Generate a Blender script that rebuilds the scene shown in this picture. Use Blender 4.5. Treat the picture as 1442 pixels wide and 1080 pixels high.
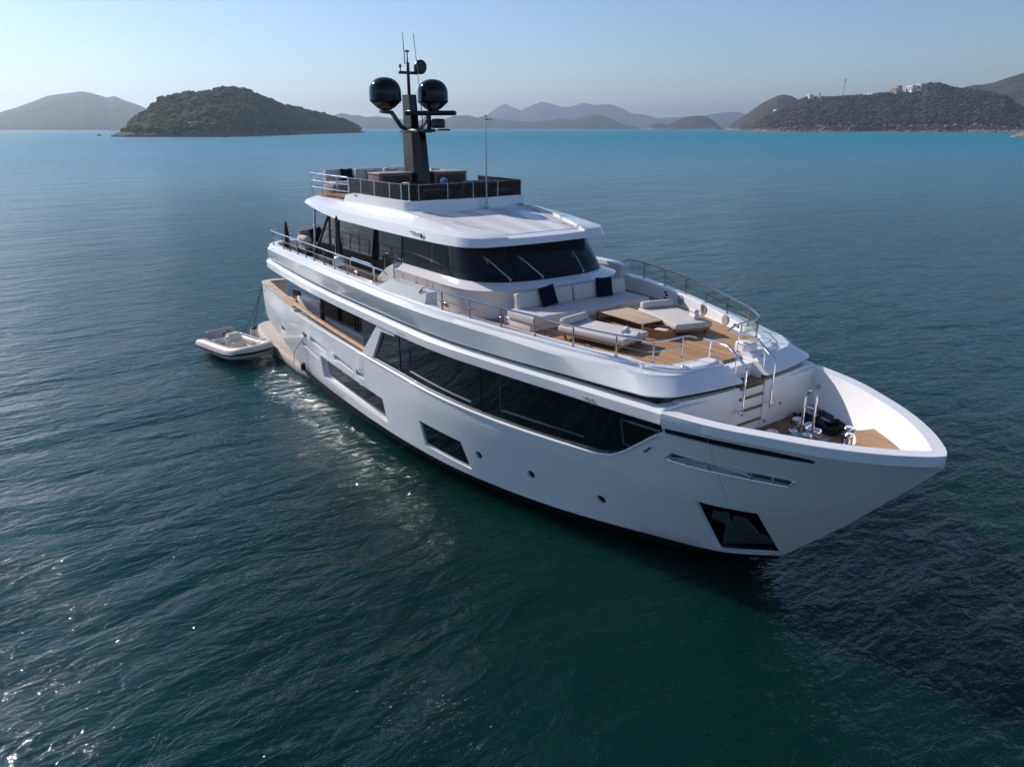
import bpy, bmesh, math, random
import numpy as np
from mathutils import Vector, Matrix

random.seed(7)
RNG = np.random.default_rng(11)
for o in list(bpy.data.objects):
    bpy.data.objects.remove(o)
SC = bpy.context.scene
COL = SC.collection
R = math.radians
PI = math.pi

# ------------------------------------------------------------------ camera
# world axes: +X towards the yacht's bow, +Y to port, Z=0 the sea
cam_d = bpy.data.cameras.new('camera')
cam = bpy.data.objects.new('camera', cam_d)
COL.objects.link(cam)
cam.location = (8.704, -14.113, 10.0)
_p = R(19.0087)
_fw = Vector((-0.81208 * math.cos(_p), 0.58354 * math.cos(_p), -math.sin(_p)))
cam.rotation_euler = _fw.to_track_quat('-Z', 'Y').to_euler()
cam_d.sensor_width = 36.0
cam_d.lens = 1045.0 / 1442.0 * 36.0
cam_d.clip_start = 0.1
cam_d.clip_end = 60000.0
SC.camera = cam

# ------------------------------------------------------------------ sky, sun, exposure
SUN_EL = 33.5
SUN_AZ = 18.0          # degrees from dead aft towards starboard
sun_dir = Vector((-math.cos(R(SUN_AZ)) * math.cos(R(SUN_EL)), -math.sin(R(SUN_AZ)) * math.cos(R(SUN_EL)), math.sin(R(SUN_EL))))
world = bpy.data.worlds.new('World')
SC.world = world
world.use_nodes = True
_n = world.node_tree.nodes
_sky = _n.new('ShaderNodeTexSky')
_sky.sky_type = 'NISHITA'
_sky.sun_disc = False
_sky.sun_elevation = R(SUN_EL)
_sky.sun_rotation = math.atan2(sun_dir.x, sun_dir.y)
_sky.air_density = 1.0
_sky.dust_density = 0.15
_sky.ozone_density = 2.5
_tint = _n.new('ShaderNodeMix'); _tint.data_type = 'RGBA'; _tint.blend_type = 'MULTIPLY'; _tint.inputs[0].default_value = 1.0
_tint.inputs[7].default_value = (0.84, 0.90, 1.02, 1)
world.node_tree.links.new(_sky.outputs[0], _tint.inputs[6])
world.node_tree.links.new(_tint.outputs[2], _n['Background'].inputs[0])
_n['Background'].inputs[1].default_value = 0.088
sun_d = bpy.data.lights.new('sun', 'SUN')
sun_d.energy = 3.7
sun_d.angle = R(0.53)
sun_d.color = (1.0, 0.91, 0.84)
sun = bpy.data.objects.new('sun', sun_d)
COL.objects.link(sun)
sun.rotation_euler = (-sun_dir).to_track_quat('-Z', 'Y').to_euler()
sun.location = sun_dir * 300
SC.view_settings.view_transform = 'Standard'
SC.view_settings.look = 'None'
SC.view_settings.exposure = 0.42
SC.view_settings.gamma = 1.0
SC.render.engine = 'CYCLES'
SC.cycles.max_bounces = 8
SC.cycles.transparent_max_bounces = 12
SC.cycles.volume_bounces = 0
SC.cycles.caustics_reflective = True
SC.cycles.blur_glossy = 1.5
SC.cycles.sample_clamp_indirect = 0.0

# ------------------------------------------------------------------ materials
MATS = {}
def mat(name, col, rough=0.5, metal=0.0, spec=0.5, coat=0.0, noise=0.0, nscale=3.0, bump=0.0, bscale=200.0):
    m = bpy.data.materials.new(name); m.use_nodes = True
    nt = m.node_tree; b = nt.nodes['Principled BSDF']
    b.inputs['Base Color'].default_value = (*col, 1)
    b.inputs['Roughness'].default_value = rough
    b.inputs['Metallic'].default_value = metal
    b.inputs['Specular IOR Level'].default_value = spec
    b.inputs['Coat Weight'].default_value = coat
    b.inputs['Coat Roughness'].default_value = 0.05
    tc = nt.nodes.new('ShaderNodeTexCoord')
    if noise > 0:
        nz = nt.nodes.new('ShaderNodeTexNoise'); nz.inputs['Scale'].default_value = nscale; nz.inputs['Detail'].default_value = 5
        nt.links.new(tc.outputs['Object'], nz.inputs['Vector'])
        mx = nt.nodes.new('ShaderNodeMix'); mx.data_type = 'RGBA'
        mx.inputs[6].default_value = (*[c * (1 - noise) for c in col], 1)
        mx.inputs[7].default_value = (*[min(1, c * (1 + noise)) for c in col], 1)
        nt.links.new(nz.outputs['Fac'], mx.inputs[0]); nt.links.new(mx.outputs[2], b.inputs['Base Color'])
        mr = nt.nodes.new('ShaderNodeMapRange'); mr.inputs[3].default_value = rough * 0.8; mr.inputs[4].default_value = min(1, rough * 1.2)
        nt.links.new(nz.outputs['Fac'], mr.inputs[0]); nt.links.new(mr.outputs[0], b.inputs['Roughness'])
    if bump > 0:
        nb = nt.nodes.new('ShaderNodeTexNoise'); nb.inputs['Scale'].default_value = bscale; nb.inputs['Detail'].default_value = 3
        nt.links.new(tc.outputs['Object'], nb.inputs['Vector'])
        bp = nt.nodes.new('ShaderNodeBump'); bp.inputs['Strength'].default_value = bump; bp.inputs['Distance'].default_value = 0.02
        nt.links.new(nb.outputs['Fac'], bp.inputs['Height']); nt.links.new(bp.outputs[0], b.inputs['Normal'])
    MATS[name] = m
    return m

def ramp_mask(nt, val, thr):
    c = nt.nodes.new('ShaderNodeMath'); c.operation = 'LESS_THAN'; c.inputs[1].default_value = thr
    nt.links.new(val, c.inputs[0]); return c.outputs[0]

def plank_mat(name, col, caulk, width, axis='Y', rough=0.6):
    m = bpy.data.materials.new(name); m.use_nodes = True
    nt = m.node_tree; b = nt.nodes['Principled BSDF']; b.inputs['Roughness'].default_value = rough
    b.inputs['Specular IOR Level'].default_value = 0.25
    tc = nt.nodes.new('ShaderNodeTexCoord'); sp = nt.nodes.new('ShaderNodeSeparateXYZ'); nt.links.new(tc.outputs['Object'], sp.inputs[0])
    dv = nt.nodes.new('ShaderNodeMath'); dv.operation = 'DIVIDE'; dv.inputs[1].default_value = width
    nt.links.new(sp.outputs[axis], dv.inputs[0])
    fr = nt.nodes.new('ShaderNodeMath'); fr.operation = 'FRACT'; nt.links.new(dv.outputs[0], fr.inputs[0])
    fl = nt.nodes.new('ShaderNodeMath'); fl.operation = 'FLOOR'; nt.links.new(dv.outputs[0], fl.inputs[0])
    wn = nt.nodes.new('ShaderNodeTexWhiteNoise'); wn.noise_dimensions = '1D'; nt.links.new(fl.outputs[0], wn.inputs['W'])
    mp = nt.nodes.new('ShaderNodeMapping'); mp.inputs['Scale'].default_value = (1.5, 22, 8) if axis == 'Y' else (22, 1.5, 8)
    nt.links.new(tc.outputs['Object'], mp.inputs[0])
    gn = nt.nodes.new('ShaderNodeTexNoise'); gn.inputs['Scale'].default_value = 1.6; gn.inputs['Detail'].default_value = 6
    nt.links.new(mp.outputs[0], gn.inputs['Vector'])
    ad = nt.nodes.new('ShaderNodeMath'); ad.operation = 'ADD'; nt.links.new(wn.outputs['Value'], ad.inputs[0]); nt.links.new(gn.outputs['Fac'], ad.inputs[1])
    mr = nt.nodes.new('ShaderNodeMapRange'); mr.inputs[1].default_value = 0.3; mr.inputs[2].default_value = 1.7; nt.links.new(ad.outputs[0], mr.inputs[0])
    mx = nt.nodes.new('ShaderNodeMix'); mx.data_type = 'RGBA'
    mx.inputs[6].default_value = (*[c * 0.78 for c in col], 1); mx.inputs[7].default_value = (*[c * 1.2 for c in col], 1)
    nt.links.new(mr.outputs[0], mx.inputs[0])
    m2 = nt.nodes.new('ShaderNodeMix'); m2.data_type = 'RGBA'; m2.inputs[7].default_value = (*caulk, 1)
    nt.links.new(mx.outputs[2], m2.inputs[6]); nt.links.new(ramp_mask(nt, fr.outputs[0], 0.12), m2.inputs[0])
    nt.links.new(m2.outputs[2], b.inputs['Base Color'])
    MATS[name] = m
    return m

WHITE = mat('white_gelcoat', (0.85, 0.84, 0.83), 0.16, spec=0.5, coat=0.5, noise=0.012, nscale=0.7)
WHITE2 = mat('white_deck_paint', (0.83, 0.82, 0.81), 0.34, noise=0.015, nscale=1.2)
PALE = mat('pale_beige', (0.66, 0.635, 0.60), 0.55, noise=0.03, nscale=2)
BOOT = mat('dark_bottom_paint', (0.010, 0.009, 0.009), 0.55, noise=0.5, nscale=4)
BLACK = mat('black_gloss', (0.004, 0.004, 0.006), 0.10, spec=0.35)
BLACKM = mat('black_satin', (0.010, 0.010, 0.011), 0.32)
GLASS = mat('dark_glass', (0.006, 0.008, 0.009), 0.035, spec=0.55)
GLASSB = mat('windscreen_glass', (0.008, 0.013, 0.018), 0.03, spec=0.6)
FRAME = mat('inner_window_frame', (0.045, 0.095, 0.115), 0.3)
STEEL = mat('polished_steel', (0.80, 0.80, 0.82), 0.12, metal=1.0)
STEELD = mat('rail_steel', (0.52, 0.53, 0.55), 0.16, metal=1.0)
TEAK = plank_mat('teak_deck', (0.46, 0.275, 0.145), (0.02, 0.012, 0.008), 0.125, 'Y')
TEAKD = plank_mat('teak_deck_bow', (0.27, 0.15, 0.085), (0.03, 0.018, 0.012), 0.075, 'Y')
TEAKX = plank_mat('teak_seat', (0.43, 0.26, 0.145), (0.06, 0.04, 0.03), 0.085, 'Y')
CREAM = mat('cream_platform_rim', (0.62, 0.54, 0.46), 0.5, noise=0.06, nscale=3)
TEAKP = plank_mat('teak_platform', (0.60, 0.51, 0.42), (0.40, 0.33, 0.27), 0.06, 'Y')
VARN = mat('varnished_teak', (0.70, 0.47, 0.24), 0.28, noise=0.12, nscale=2, coat=0.4)
WOOD = mat('oiled_teak', (0.36, 0.17, 0.07), 0.5, noise=0.25, nscale=9)
PALEWOOD = plank_mat('pale_table_wood', (0.60, 0.46, 0.31), (0.44, 0.32, 0.2), 0.16, 'Y')
FABRIC = mat('ivory_fabric', (0.60, 0.565, 0.535), 0.9, spec=0.2, noise=0.05, nscale=30, bump=0.25, bscale=260)
TAUPE = mat('taupe_fabric', (0.36, 0.32, 0.29), 0.9, spec=0.2, noise=0.08, nscale=25, bump=0.3, bscale=220)
NAVY = mat('navy_fabric', (0.006, 0.008, 0.024), 0.92, spec=0.15, noise=0.3, nscale=40, bump=0.3, bscale=200)
TOWEL = mat('white_towel', (0.74, 0.72, 0.71), 0.95, spec=0.1, bump=0.9, bscale=140)
BROWN = mat('brown_veneer', (0.17, 0.105, 0.07), 0.45, noise=0.15, nscale=5)
BROWND = mat('dark_brown_weave', (0.05, 0.034, 0.028), 0.6, noise=0.4, nscale=20)
RUBBER = mat('black_rubber', (0.012, 0.012, 0.013), 0.6)
ROPE = mat('black_rope', (0.010, 0.010, 0.011), 0.85, bump=0.8, bscale=60)
GREYV = mat('grey_grille', (0.34, 0.33, 0.32), 0.6, noise=0.1, nscale=40)
RED = mat('life_ring_red', (0.50, 0.05, 0.03), 0.5)
TUBEM = mat('white_tube_fabric', (0.60, 0.55, 0.51), 0.42, noise=0.03, nscale=3)
BLUEF = mat('blue_petals', (0.10, 0.20, 0.52), 0.8, noise=0.4, nscale=25)

def tint_mat(name, col, fac, gloss=0.06):
    m = bpy.data.materials.new(name); m.use_nodes = True
    nt = m.node_tree; out = nt.nodes['Material Output']; b = nt.nodes['Principled BSDF']
    b.inputs['Base Color'].default_value = (*[c * 0.3 for c in col], 1); b.inputs['Roughness'].default_value = 0.04
    tr = nt.nodes.new('ShaderNodeBsdfTransparent'); tr.inputs[0].default_value = (*col, 1)
    mx = nt.nodes.new('ShaderNodeMixShader'); mx.inputs[0].default_value = fac
    nt.links.new(tr.outputs[0], mx.inputs[1]); nt.links.new(b.outputs[0], mx.inputs[2]); nt.links.new(mx.outputs[0], out.inputs['Surface'])
    MATS[name] = m
    return m
TINT = tint_mat('bronze_tinted_panel', (0.14, 0.11, 0.11), 0.45)
CLEAR = tint_mat('clear_rail_panel', (0.72, 0.80, 0.76), 0.10)
WGLASS = tint_mat('wheelhouse_glass', (0.07, 0.09, 0.11), 0.55)

# ------------------------------------------------------------------ mesh helpers
class M:
    """collects faces of one part; build() links ONE mesh object"""
    def __init__(s): s.v = []; s.f = []; s.m = []; s.mi = 0
    def add(s, verts, faces, mi=None):
        k = len(s.v); s.v += [tuple(map(float, p)) for p in verts]
        s.f += [tuple(i + k for i in f) for f in faces]; s.m += [s.mi if mi is None else mi] * len(faces)
        return s
    def box(s, x0, x1, y0, y1, z0, z1, mi=None):
        v = [(x, y, z) for x in (x0, x1) for y in (y0, y1) for z in (z0, z1)]
        return s.add(v, [(0, 1, 3, 2), (4, 6, 7, 5), (0, 4, 5, 1), (2, 3, 7, 6), (0, 2, 6, 4), (1, 5, 7, 3)], mi)
    def from_bm(s, bm, mi=None):
        bm.verts.index_update()
        s.add([v.co[:] for v in bm.verts], [tuple(v.index for v in f.verts) for f in bm.faces], mi); bm.free(); return s
    def rbox(s, c, size, r=0.03, seg=3, rot=(0, 0, 0), mi=None):
        bm = bmesh.new(); bmesh.ops.create_cube(bm, size=1.0)
        bmesh.ops.scale(bm, vec=size, verts=bm.verts)
        bmesh.ops.bevel(bm, geom=bm.edges[:], offset=min(r, 0.49 * min(size)), segments=seg, profile=0.5, affect='EDGES')
        T = Matrix.Translation(c) @ Matrix.Rotation(rot[2], 4, 'Z') @ Matrix.Rotation(rot[1], 4, 'Y') @ Matrix.Rotation(rot[0], 4, 'X')
        bmesh.ops.transform(bm, matrix=T, verts=bm.verts)
        return s.from_bm(bm, mi)
    def tube(s, pts, r, n=8, closed=False, cap=True, mi=None):
        P = [Vector(p) for p in pts]; k = len(P)
        rr = r if hasattr(r, '__len__') else [r] * k
        T = []
        for i in range(k):
            a = P[(i - 1) % k] if (closed or i > 0) else P[i]; b = P[(i + 1) % k] if (closed or i < k - 1) else P[i]
            d = (b - a); T.append(d.normalized() if d.length > 1e-9 else Vector((0, 0, 1)))
        up = Vector((0, 0, 1)) if abs(T[0].z) < 0.9 else Vector((1, 0, 0))
        N = (up - T[0] * up.dot(T[0])).normalized(); V = []
        for i in range(k):
            N = N - T[i] * N.dot(T[i])
            N = N.normalized() if N.length > 1e-6 else T[i].orthogonal().normalized()
            B = T[i].cross(N)
            for j in range(n):
                a = 2 * PI * j / n
                V.append(P[i] + (N * math.cos(a) + B * math.sin(a)) * rr[i])
        F = []
        for i in range(k if closed else k - 1):
            i2 = (i + 1) % k
            for j in range(n):
                F.append((i * n + j, i * n + (j + 1) % n, i2 * n + (j + 1) % n, i2 * n + j))
        if cap and not closed:
            F.append(tuple(range(n))[::-1]); F.append(tuple((k - 1) * n + j for j in range(n)))
        return s.add(V, F, mi)
    def cyl(s, p0, p1, r0, r1=None, n=16, mi=None):
        return s.tube([p0, p1], [r0, r0 if r1 is None else r1], n, mi=mi)
    def lathe(s, c, prof, n=28, mi=None, axis='Z'):
        V = []; F = []
        for r, z in prof:
            for j in range(n):
                a = 2 * PI * j / n
                V.append((c[0] + r * math.cos(a), c[1] + r * math.sin(a), c[2] + z))
        k = len(prof)
        for i in range(k - 1):
            for j in range(n):
                F.append((i * n + j, i * n + (j + 1) % n, (i + 1) * n + (j + 1) % n, (i + 1) * n + j))
        F.append(tuple(range(n))[::-1]); F.append(tuple((k - 1) * n + j for j in range(n)))
        return s.add(V, F, mi)
    def loft(s, rings, cap0=False, cap1=False, closed=True, mi=None, mis=None):
        n = len(rings[0]); V = [p for r in rings for p in r]; k = len(s.v)
        s.v += [tuple(map(float, p)) for p in V]
        for i in range(len(rings) - 1):
            for j in range(n if closed else n - 1):
                j2 = (j + 1) % n
                s.f.append((k + i * n + j, k + i * n + j2, k + (i + 1) * n + j2, k + (i + 1) * n + j))
                s.m.append(mis[i] if mis else (s.mi if mi is None else mi))
        if cap0: s.f.append(tuple(k + j for j in range(n))[::-1]); s.m.append(mis[0] if mis else (s.mi if mi is None else mi))
        if cap1: s.f.append(tuple(k + (len(rings) - 1) * n + j for j in range(n))); s.m.append(mis[-1] if mis else (s.mi if mi is None else mi))
        return s
    def prism(s, poly, axis, a, b, mi=None):
        """poly of 2-D points extruded along axis from a to b"""
        def mk(p, t):
            return {'x': (t, p[0], p[1]), 'y': (p[0], t, p[1]), 'z': (p[0], p[1], t)}[axis]
        n = len(poly); V = [mk(p, a) for p in poly] + [mk(p, b) for p in poly]
        F = [tuple(range(n))[::-1], tuple(range(n, 2 * n))] + [(i, (i + 1) % n, n + (i + 1) % n, n + i) for i in range(n)]
        return s.add(V, F, mi)
    def move(s, T):
        s.v = [tuple(T @ Vector(p)) for p in s.v]; return s
    def build(s, name, mats, parent=None, smooth=30, world=True, kind=None, recalc=True):
        me = bpy.data.meshes.new(name)
        off = parent_origin(parent) if (parent is not None and world) else Vector((0, 0, 0))
        me.from_pydata([tuple(Vector(p) - off) for p in s.v], [], s.f)
        for m in (mats if isinstance(mats, (list, tuple)) else [mats]): me.materials.append(m)
        me.polygons.foreach_set('material_index', s.m)
        if recalc or smooth:
            bm = bmesh.new(); bm.from_mesh(me)
            if recalc:
                bmesh.ops.remove_doubles(bm, verts=bm.verts, dist=1e-5)
                bmesh.ops.recalc_face_normals(bm, faces=bm.faces)
            if smooth: shade(bm, smooth)
            bm.to_mesh(me); bm.free()
        me.update()
        o = bpy.data.objects.new(name, me); COL.objects.link(o)
        if parent is not None: o.parent = parent
        if kind: o['kind'] = kind
        return o

def shade(bm, ang):
    for f in bm.faces: f.smooth = True
    for e in bm.edges:
        if len(e.link_faces) == 2:
            e.smooth = e.calc_face_angle(0) < R(ang)
        else: e.smooth = False

def parent_origin(p):
    v = Vector((0, 0, 0))
    while p is not None:
        v += Vector(p.location); p = p.parent
    return v

def cut(o, cutters, smooth=30):
    """real recesses and wells: subtract solids from a solid"""
    tmp = []
    for c in cutters:
        me = bpy.data.meshes.new('cut'); me.from_pydata(c.v, [], c.f)
        bm = bmesh.new(); bm.from_mesh(me); bmesh.ops.remove_doubles(bm, verts=bm.verts, dist=1e-5); bmesh.ops.recalc_face_normals(bm, faces=bm.faces); bm.to_mesh(me); bm.free()
        me.materials.append(o.data.materials[0])
        t = bpy.data.objects.new('cut', me); COL.objects.link(t); t.location = parent_origin(o) * 0; tmp.append(t)
        md = o.modifiers.new('b', 'BOOLEAN'); md.operation = 'DIFFERENCE'; md.solver = 'EXACT'; md.object = t
    dg = bpy.context.evaluated_depsgraph_get(); dg.update()
    me2 = bpy.data.meshes.new_from_object(o.evaluated_get(dg))
    o.modifiers.clear(); o.data = me2
    for t in tmp: bpy.data.objects.remove(t)
    bm = bmesh.new(); bm.from_mesh(me2); shade(bm, smooth); bm.to_mesh(me2); bm.free()
    return o

def thing(name, label, cat, loc=(0, 0, 0), rz=0.0, group=None):
    o = bpy.data.objects.new(name, None); COL.objects.link(o)
    o.location = loc; o.rotation_euler = (0, 0, rz); o['label'] = label; o['category'] = cat
    o.empty_display_size = 0.3
    if group: o['group'] = group
    return o
def tag(o, label, cat, group=None):
    o['label'] = label; o['category'] = cat
    if group: o['group'] = group
    return o
def dup(root, loc, rz, label=None):
    r = root.copy(); COL.objects.link(r); r.location = loc; r.rotation_euler = (0, 0, rz)
    if label: r['label'] = label
    for ch in list(root.children):
        c = ch.copy(); COL.objects.link(c); c.parent = r
        for g in ch.children:
            d = g.copy(); COL.objects.link(d); d.parent = c
    return r

def pchip(X, Y):
    X = np.array(X, float); Y = np.array(Y, float)
    if X[0] > X[-1]: X = X[::-1]; Y = Y[::-1]
    h = np.diff(X); d = np.diff(Y) / h; m = np.zeros(len(X))
    for i in range(1, len(X) - 1):
        if d[i - 1] * d[i] > 0:
            w1 = 2 * h[i] + h[i - 1]; w2 = h[i] + 2 * h[i - 1]
            m[i] = (w1 + w2) / (w1 / d[i - 1] + w2 / d[i])
    m[0] = d[0]; m[-1] = d[-1]
    def f(x):
        x = np.clip(x, X[0], X[-1]); i = np.clip(np.searchsorted(X, x) - 1, 0, len(h) - 1)
        t = (x - X[i]) / h[i]
        return float(Y[i] * (1 + 2 * t) * (1 - t) ** 2 + h[i] * m[i] * t * (1 - t) ** 2 + Y[i + 1] * t * t * (3 - 2 * t) + h[i] * m[i + 1] * t * t * (t - 1))
    return f
lin = lambda X, Y: (lambda x: float(np.interp(x, X, Y)))
def mirror(pts): return [(p[0], -p[1], p[2]) for p in pts]

# ------------------------------------------------------------------ yacht lines
YB = pchip([-25.3, -23, -21, -18, -15, -12, -10, -8.4, -6.87, -5.5, -4.4, -2.5, -1.3, -0.35, 0.1, 0.4, 0.7, 1.0, 1.3, 1.6, 1.9, 2.2, 2.5, 2.8, 3.0, 3.1],
           [3.78, 3.95, 4.07, 4.18, 4.21, 4.21, 4.19, 4.08, 3.86, 3.63, 3.42, 3.10, 2.86, 2.61, 2.43, 2.28, 2.12, 1.96, 1.79, 1.60, 1.38, 1.13, 0.85, 0.51, 0.24, 0.03])
ZB = pchip([-25.3, -21, -16, -10, -4.4, 0, 3.1], [4.50, 4.42, 4.33, 4.29, 4.25, 4.22, 4.14])
WL = pchip([-25.3, -23, -21.3, -19, -18, -16.2, -14, -12, -10.5, -9.07, -7.9, -6.9, -6, -4.45, -2.52, -0.94, 0.0],
           [3.72, 3.84, 3.92, 4.07, 4.13, 4.19, 4.21, 4.18, 4.10, 3.95, 3.75, 3.51, 3.26, 2.72, 1.85, 1.02, 0.04])
ZW = lin([-25.3, -21.4, -20.8, -16, -10, -5, 0], [1.72, 0.78, 0.60, 0.56, 0.53, 0.45, 0.42])
STEM = lin([0, 0.81, 1.54, 1.94, 2.56, 3.13], [0.42, 1.24, 2.02, 2.49, 3.21, 3.93])
ZC = pchip([-26, -14, -8, -4.67, -2.07, 0.09, 1.22, 2.0, 2.6], [2.25, 2.05, 2.25, 2.36, 2.15, 2.10, 2.30, 2.62, 3.2])
ZTOP = lin([-25.3, -22, -20.46, -20.44, -17.7, -13.67, -10.95, -9.2, -6.6, -4.5, -3.37, -2.95, -2.6, -1.56, -1.452, -1.448],
           [3.28, 3.10, 3.04, 2.90, 2.84, 2.77, 2.73, 2.67, 2.59, 2.58, 2.60, 2.69, 2.90, 3.70, 3.75, 9.0])
def zsheer(x): return ZB(x) if x > -1.45 else min(ZTOP(x), ZB(x))
def hull_ctrl(x):
    ys = YB(x); zs = ZB(x)
    if x > 0:
        zw = min(STEM(x), zs - 0.25); yw = 0.02
    else:
        zw = ZW(x); yw = WL(x)
    zc = min(max(ZC(x), zw + 0.35 * (zs - 0.2 - zw)), zs - 0.35)
    zc = max(zc, zw + 0.02)
    fr = (zc - zw) / (zs - zw)
    yc = yw + (ys - yw) * fr ** 0.82 + (0.06 if x < 0 else 0.06 * max(0, 1 - x / 2.5))
    yc = min(yc, ys) if ys > yw else yc
    return yw, zw, yc, zc, ys, zs
def hull_y(x, z):
    yw, zw, yc, zc, ys, zs = hull_ctrl(x)
    return float(np.interp(z, [zw, zc, zs - 0.2], [yw, yc, ys]))

# ------------------------------------------------------------------ THE YACHT
YACHT = thing('motor_yacht', 'large white three-deck motor yacht with dark windows and a black radar mast', 'yacht', (0, 0, 0))

def hull_half(x):
    yw, zw, yc, zc, ys, zs = hull_ctrl(x)
    zt = zsheer(x)
    if x > 0: zk = zw; y1 = 0.015; z1 = zw
    elif x < -20.8: zk = zw; z1 = zw; y1 = yw * 0.93
    else: zk = float(np.interp(x, [-3.5, 0], [-0.9, 0.30])); y1 = max(0.012, yw * 0.93 - 0.45 * float(np.interp(x, [-16, -9, -3], [0, 0.6, 1]))); z1 = min(-0.12 if x < -2 else -0.12 + (x + 2) / 2 * 0.48, zw - 0.05)
    P = [(0.0, zk), (max(y1, 0.012), z1), (max(yw, 0.02), zw)]
    zc2 = min(zc, zt - 0.12)
    def yy(z): return float(np.interp(z, [zw, zc, zs - 0.2], [yw, yc, ys]))
    for k in range(1, 6):
        z = zw + (zc2 - zw) * k / 5; P.append((yy(z), z))
    zu = zt - 0.2 if x > -1.45 else zt - 0.06
    zu = max(zu, zc2 + 0.02)
    for k in range(1, 7):
        z = zc2 + (zu - zc2) * k / 6; P.append((yy(z), z))
    P.append((yy(zt), zt)); P.append((max(yy(zt) - 0.015, 0.008), zt + 0.012))
    return P
xs = list(np.arange(-25.25, -20.5, 0.25)) + [-20.46, -20.44] + list(np.arange(-20.25, -3.6, 0.25)) + list(np.arange(-3.5, -1.46, 0.12)) + [-1.452, -1.448] \
    + list(np.arange(-1.3, 2.5, 0.1)) + [2.5, 2.6, 2.7, 2.8, 2.88, 2.95, 3.0, 3.05, 3.08, 3.1]
hm = M(); rings = []
for x in xs:
    h = hull_half(x)
    rings.append([(x, -y, z) for y, z in h] + [(x, y, z) for y, z in h[::-1][:-1]])
nh = len(hull_half(-5))
hm.loft(rings, True, True)
# dark bottom paint below the white
nr = len(rings[0]); cnt = 0
for i in range(len(rings) - 1):
    for j in range(nr):
        if j in (0, 1, nr - 1, nr - 2) and xs[i] < 0.0: hm.m[cnt] = 1
        cnt += 1
HULL = hm.build('hull', [WHITE, BOOT], YACHT, smooth=24)

def side_cut(poly, depth, pad=0.5):
    """recess in the starboard topsides: poly of (x, z); the floor follows the hull's own curve, depth inboard"""
    n = len(poly); c = M()
    V = [(x, -hull_y(x, z) - pad, z) for x, z in poly] + [(x, -hull_y(x, z) + depth, z) for x, z in poly]
    F = [tuple(range(n)), tuple(range(n, 2 * n))[::-1]] + [(i, (i + 1) % n, n + (i + 1) % n, n + i) for i in range(n)]
    return c.add(V, F)
def side_panel(poly, depth, th=0.02):
    n = len(poly); c = M()
    V = [(x, -hull_y(x, z) + depth - th, z) for x, z in poly] + [(x, -hull_y(x, z) + depth + 0.06, z) for x, z in poly]
    F = [tuple(range(n)), tuple(range(n, 2 * n))[::-1]] + [(i, (i + 1) % n, n + (i + 1) % n, n + i) for i in range(n)]
    return c.add(V, F)
def densify(poly, n):
    o = []
    for i in range(len(poly)):
        a, b = poly[i], poly[(i + 1) % len(poly)]
        for k in range(n): o.append((a[0] + (b[0] - a[0]) * k / n, a[1] + (b[1] - a[1]) * k / n))
    return o
W1 = [(-17.73, 1.76), (-12.40, 1.57), (-12.12, 0.80), (-17.60, 0.93)]
W1g = [(-17.46, 1.735), (-12.42, 1.55), (-12.16, 0.86), (-17.32, 1.06)]
W2 = [(-10.04, 1.57), (-8.06, 1.50), (-7.72, 0.70), (-9.82, 0.80)]
POCK = [(-1.09, 2.03), (0.02, 1.93), (0.02, 0.52), (-0.97, 0.50)]
SLOTS = {'v1': [(-22.83, 1.93), (-22.12, 1.78), (-22.12, 1.62), (-22.72, 1.66)], 'v2': [(-19.56, 2.30), (-19.05, 2.26), (-19.0, 2.08), (-19.5, 2.11)],
         's1': [(-18.72, 2.31), (-17.14, 2.16), (-17.12, 1.99), (-18.66, 2.10)], 's2': [(-19.92, 1.86), (-17.98, 1.66), (-17.94, 1.50), (-19.8, 1.66)],
         's3': [(-16.35, 2.18), (-14.66, 2.04), (-14.60, 1.86), (-16.28, 1.97)], 'v3': [(-14.39, 2.09), (-13.78, 2.03), (-13.72, 1.85), (-14.33, 1.90)]}
SLASH = [(-1.44, 3.885), (-0.7, 3.93), (0.0, 3.945), (0.7, 3.92), (1.36, 3.87), (1.44, 3.82), (1.36, 3.745), (0.7, 3.75), (0.0, 3.76), (-0.7, 3.77), (-1.44, 3.74)]
FAIR = [(-1.52, 3.08), (-1.34, 3.27), (-0.3, 3.245), (0.82, 3.185), (0.95, 3.14), (0.80, 2.955), (0.0, 2.985), (-1.42, 3.03)]
PORTS = [(-7.36, 1.29), (-5.53, 1.28), (-3.54, 1.18)]
def circ(cx, cz, rx, rz, n=20): return [(cx + rx * math.cos(2 * PI * k / n), cz + rz * math.sin(2 * PI * k / n)) for k in range(n)]
def ring_in(off_top, off_bot, x0, xm, zb, zt, n=44):
    """inner lining of the bow bulwark, a solid to take out of the bow"""
    def outl(off, xe, z):
        X = [x0 + (xe - x0) * math.sin(PI / 2 * k / n) for k in range(n + 1)]
        pts = [(x, max(0.02, min(YB(x + off * 0.5), (hull_y(x, z) if z < 3.9 else 9)) - off), z) for x in X]
        return [(x, -y, z_) for x, y, z_ in pts] + [(x, y, z_) for x, y, z_ in pts[::-1]]
    return M().loft([outl(off_bot, xm - 0.32, zb), outl((off_bot + off_top) / 2, xm - 0.13, (zb + zt) / 2 - 0.1), outl(off_top, xm, zt), outl(off_top, xm, zt + 0.5)], True, True)
BOWZ = 3.13
cutters = [side_cut(densify(W1, 6), 0.19), side_cut(densify(W2, 3), 0.10), side_cut(densify(POCK, 2), 0.13),
           side_cut(SLASH, 0.10), side_cut(FAIR, 0.07)] + [side_cut(v, 0.16) for v in SLOTS.values()]
cutters += [side_cut(circ(x, z, 0.125, 0.115), 0.10) for x, z in PORTS]
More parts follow.
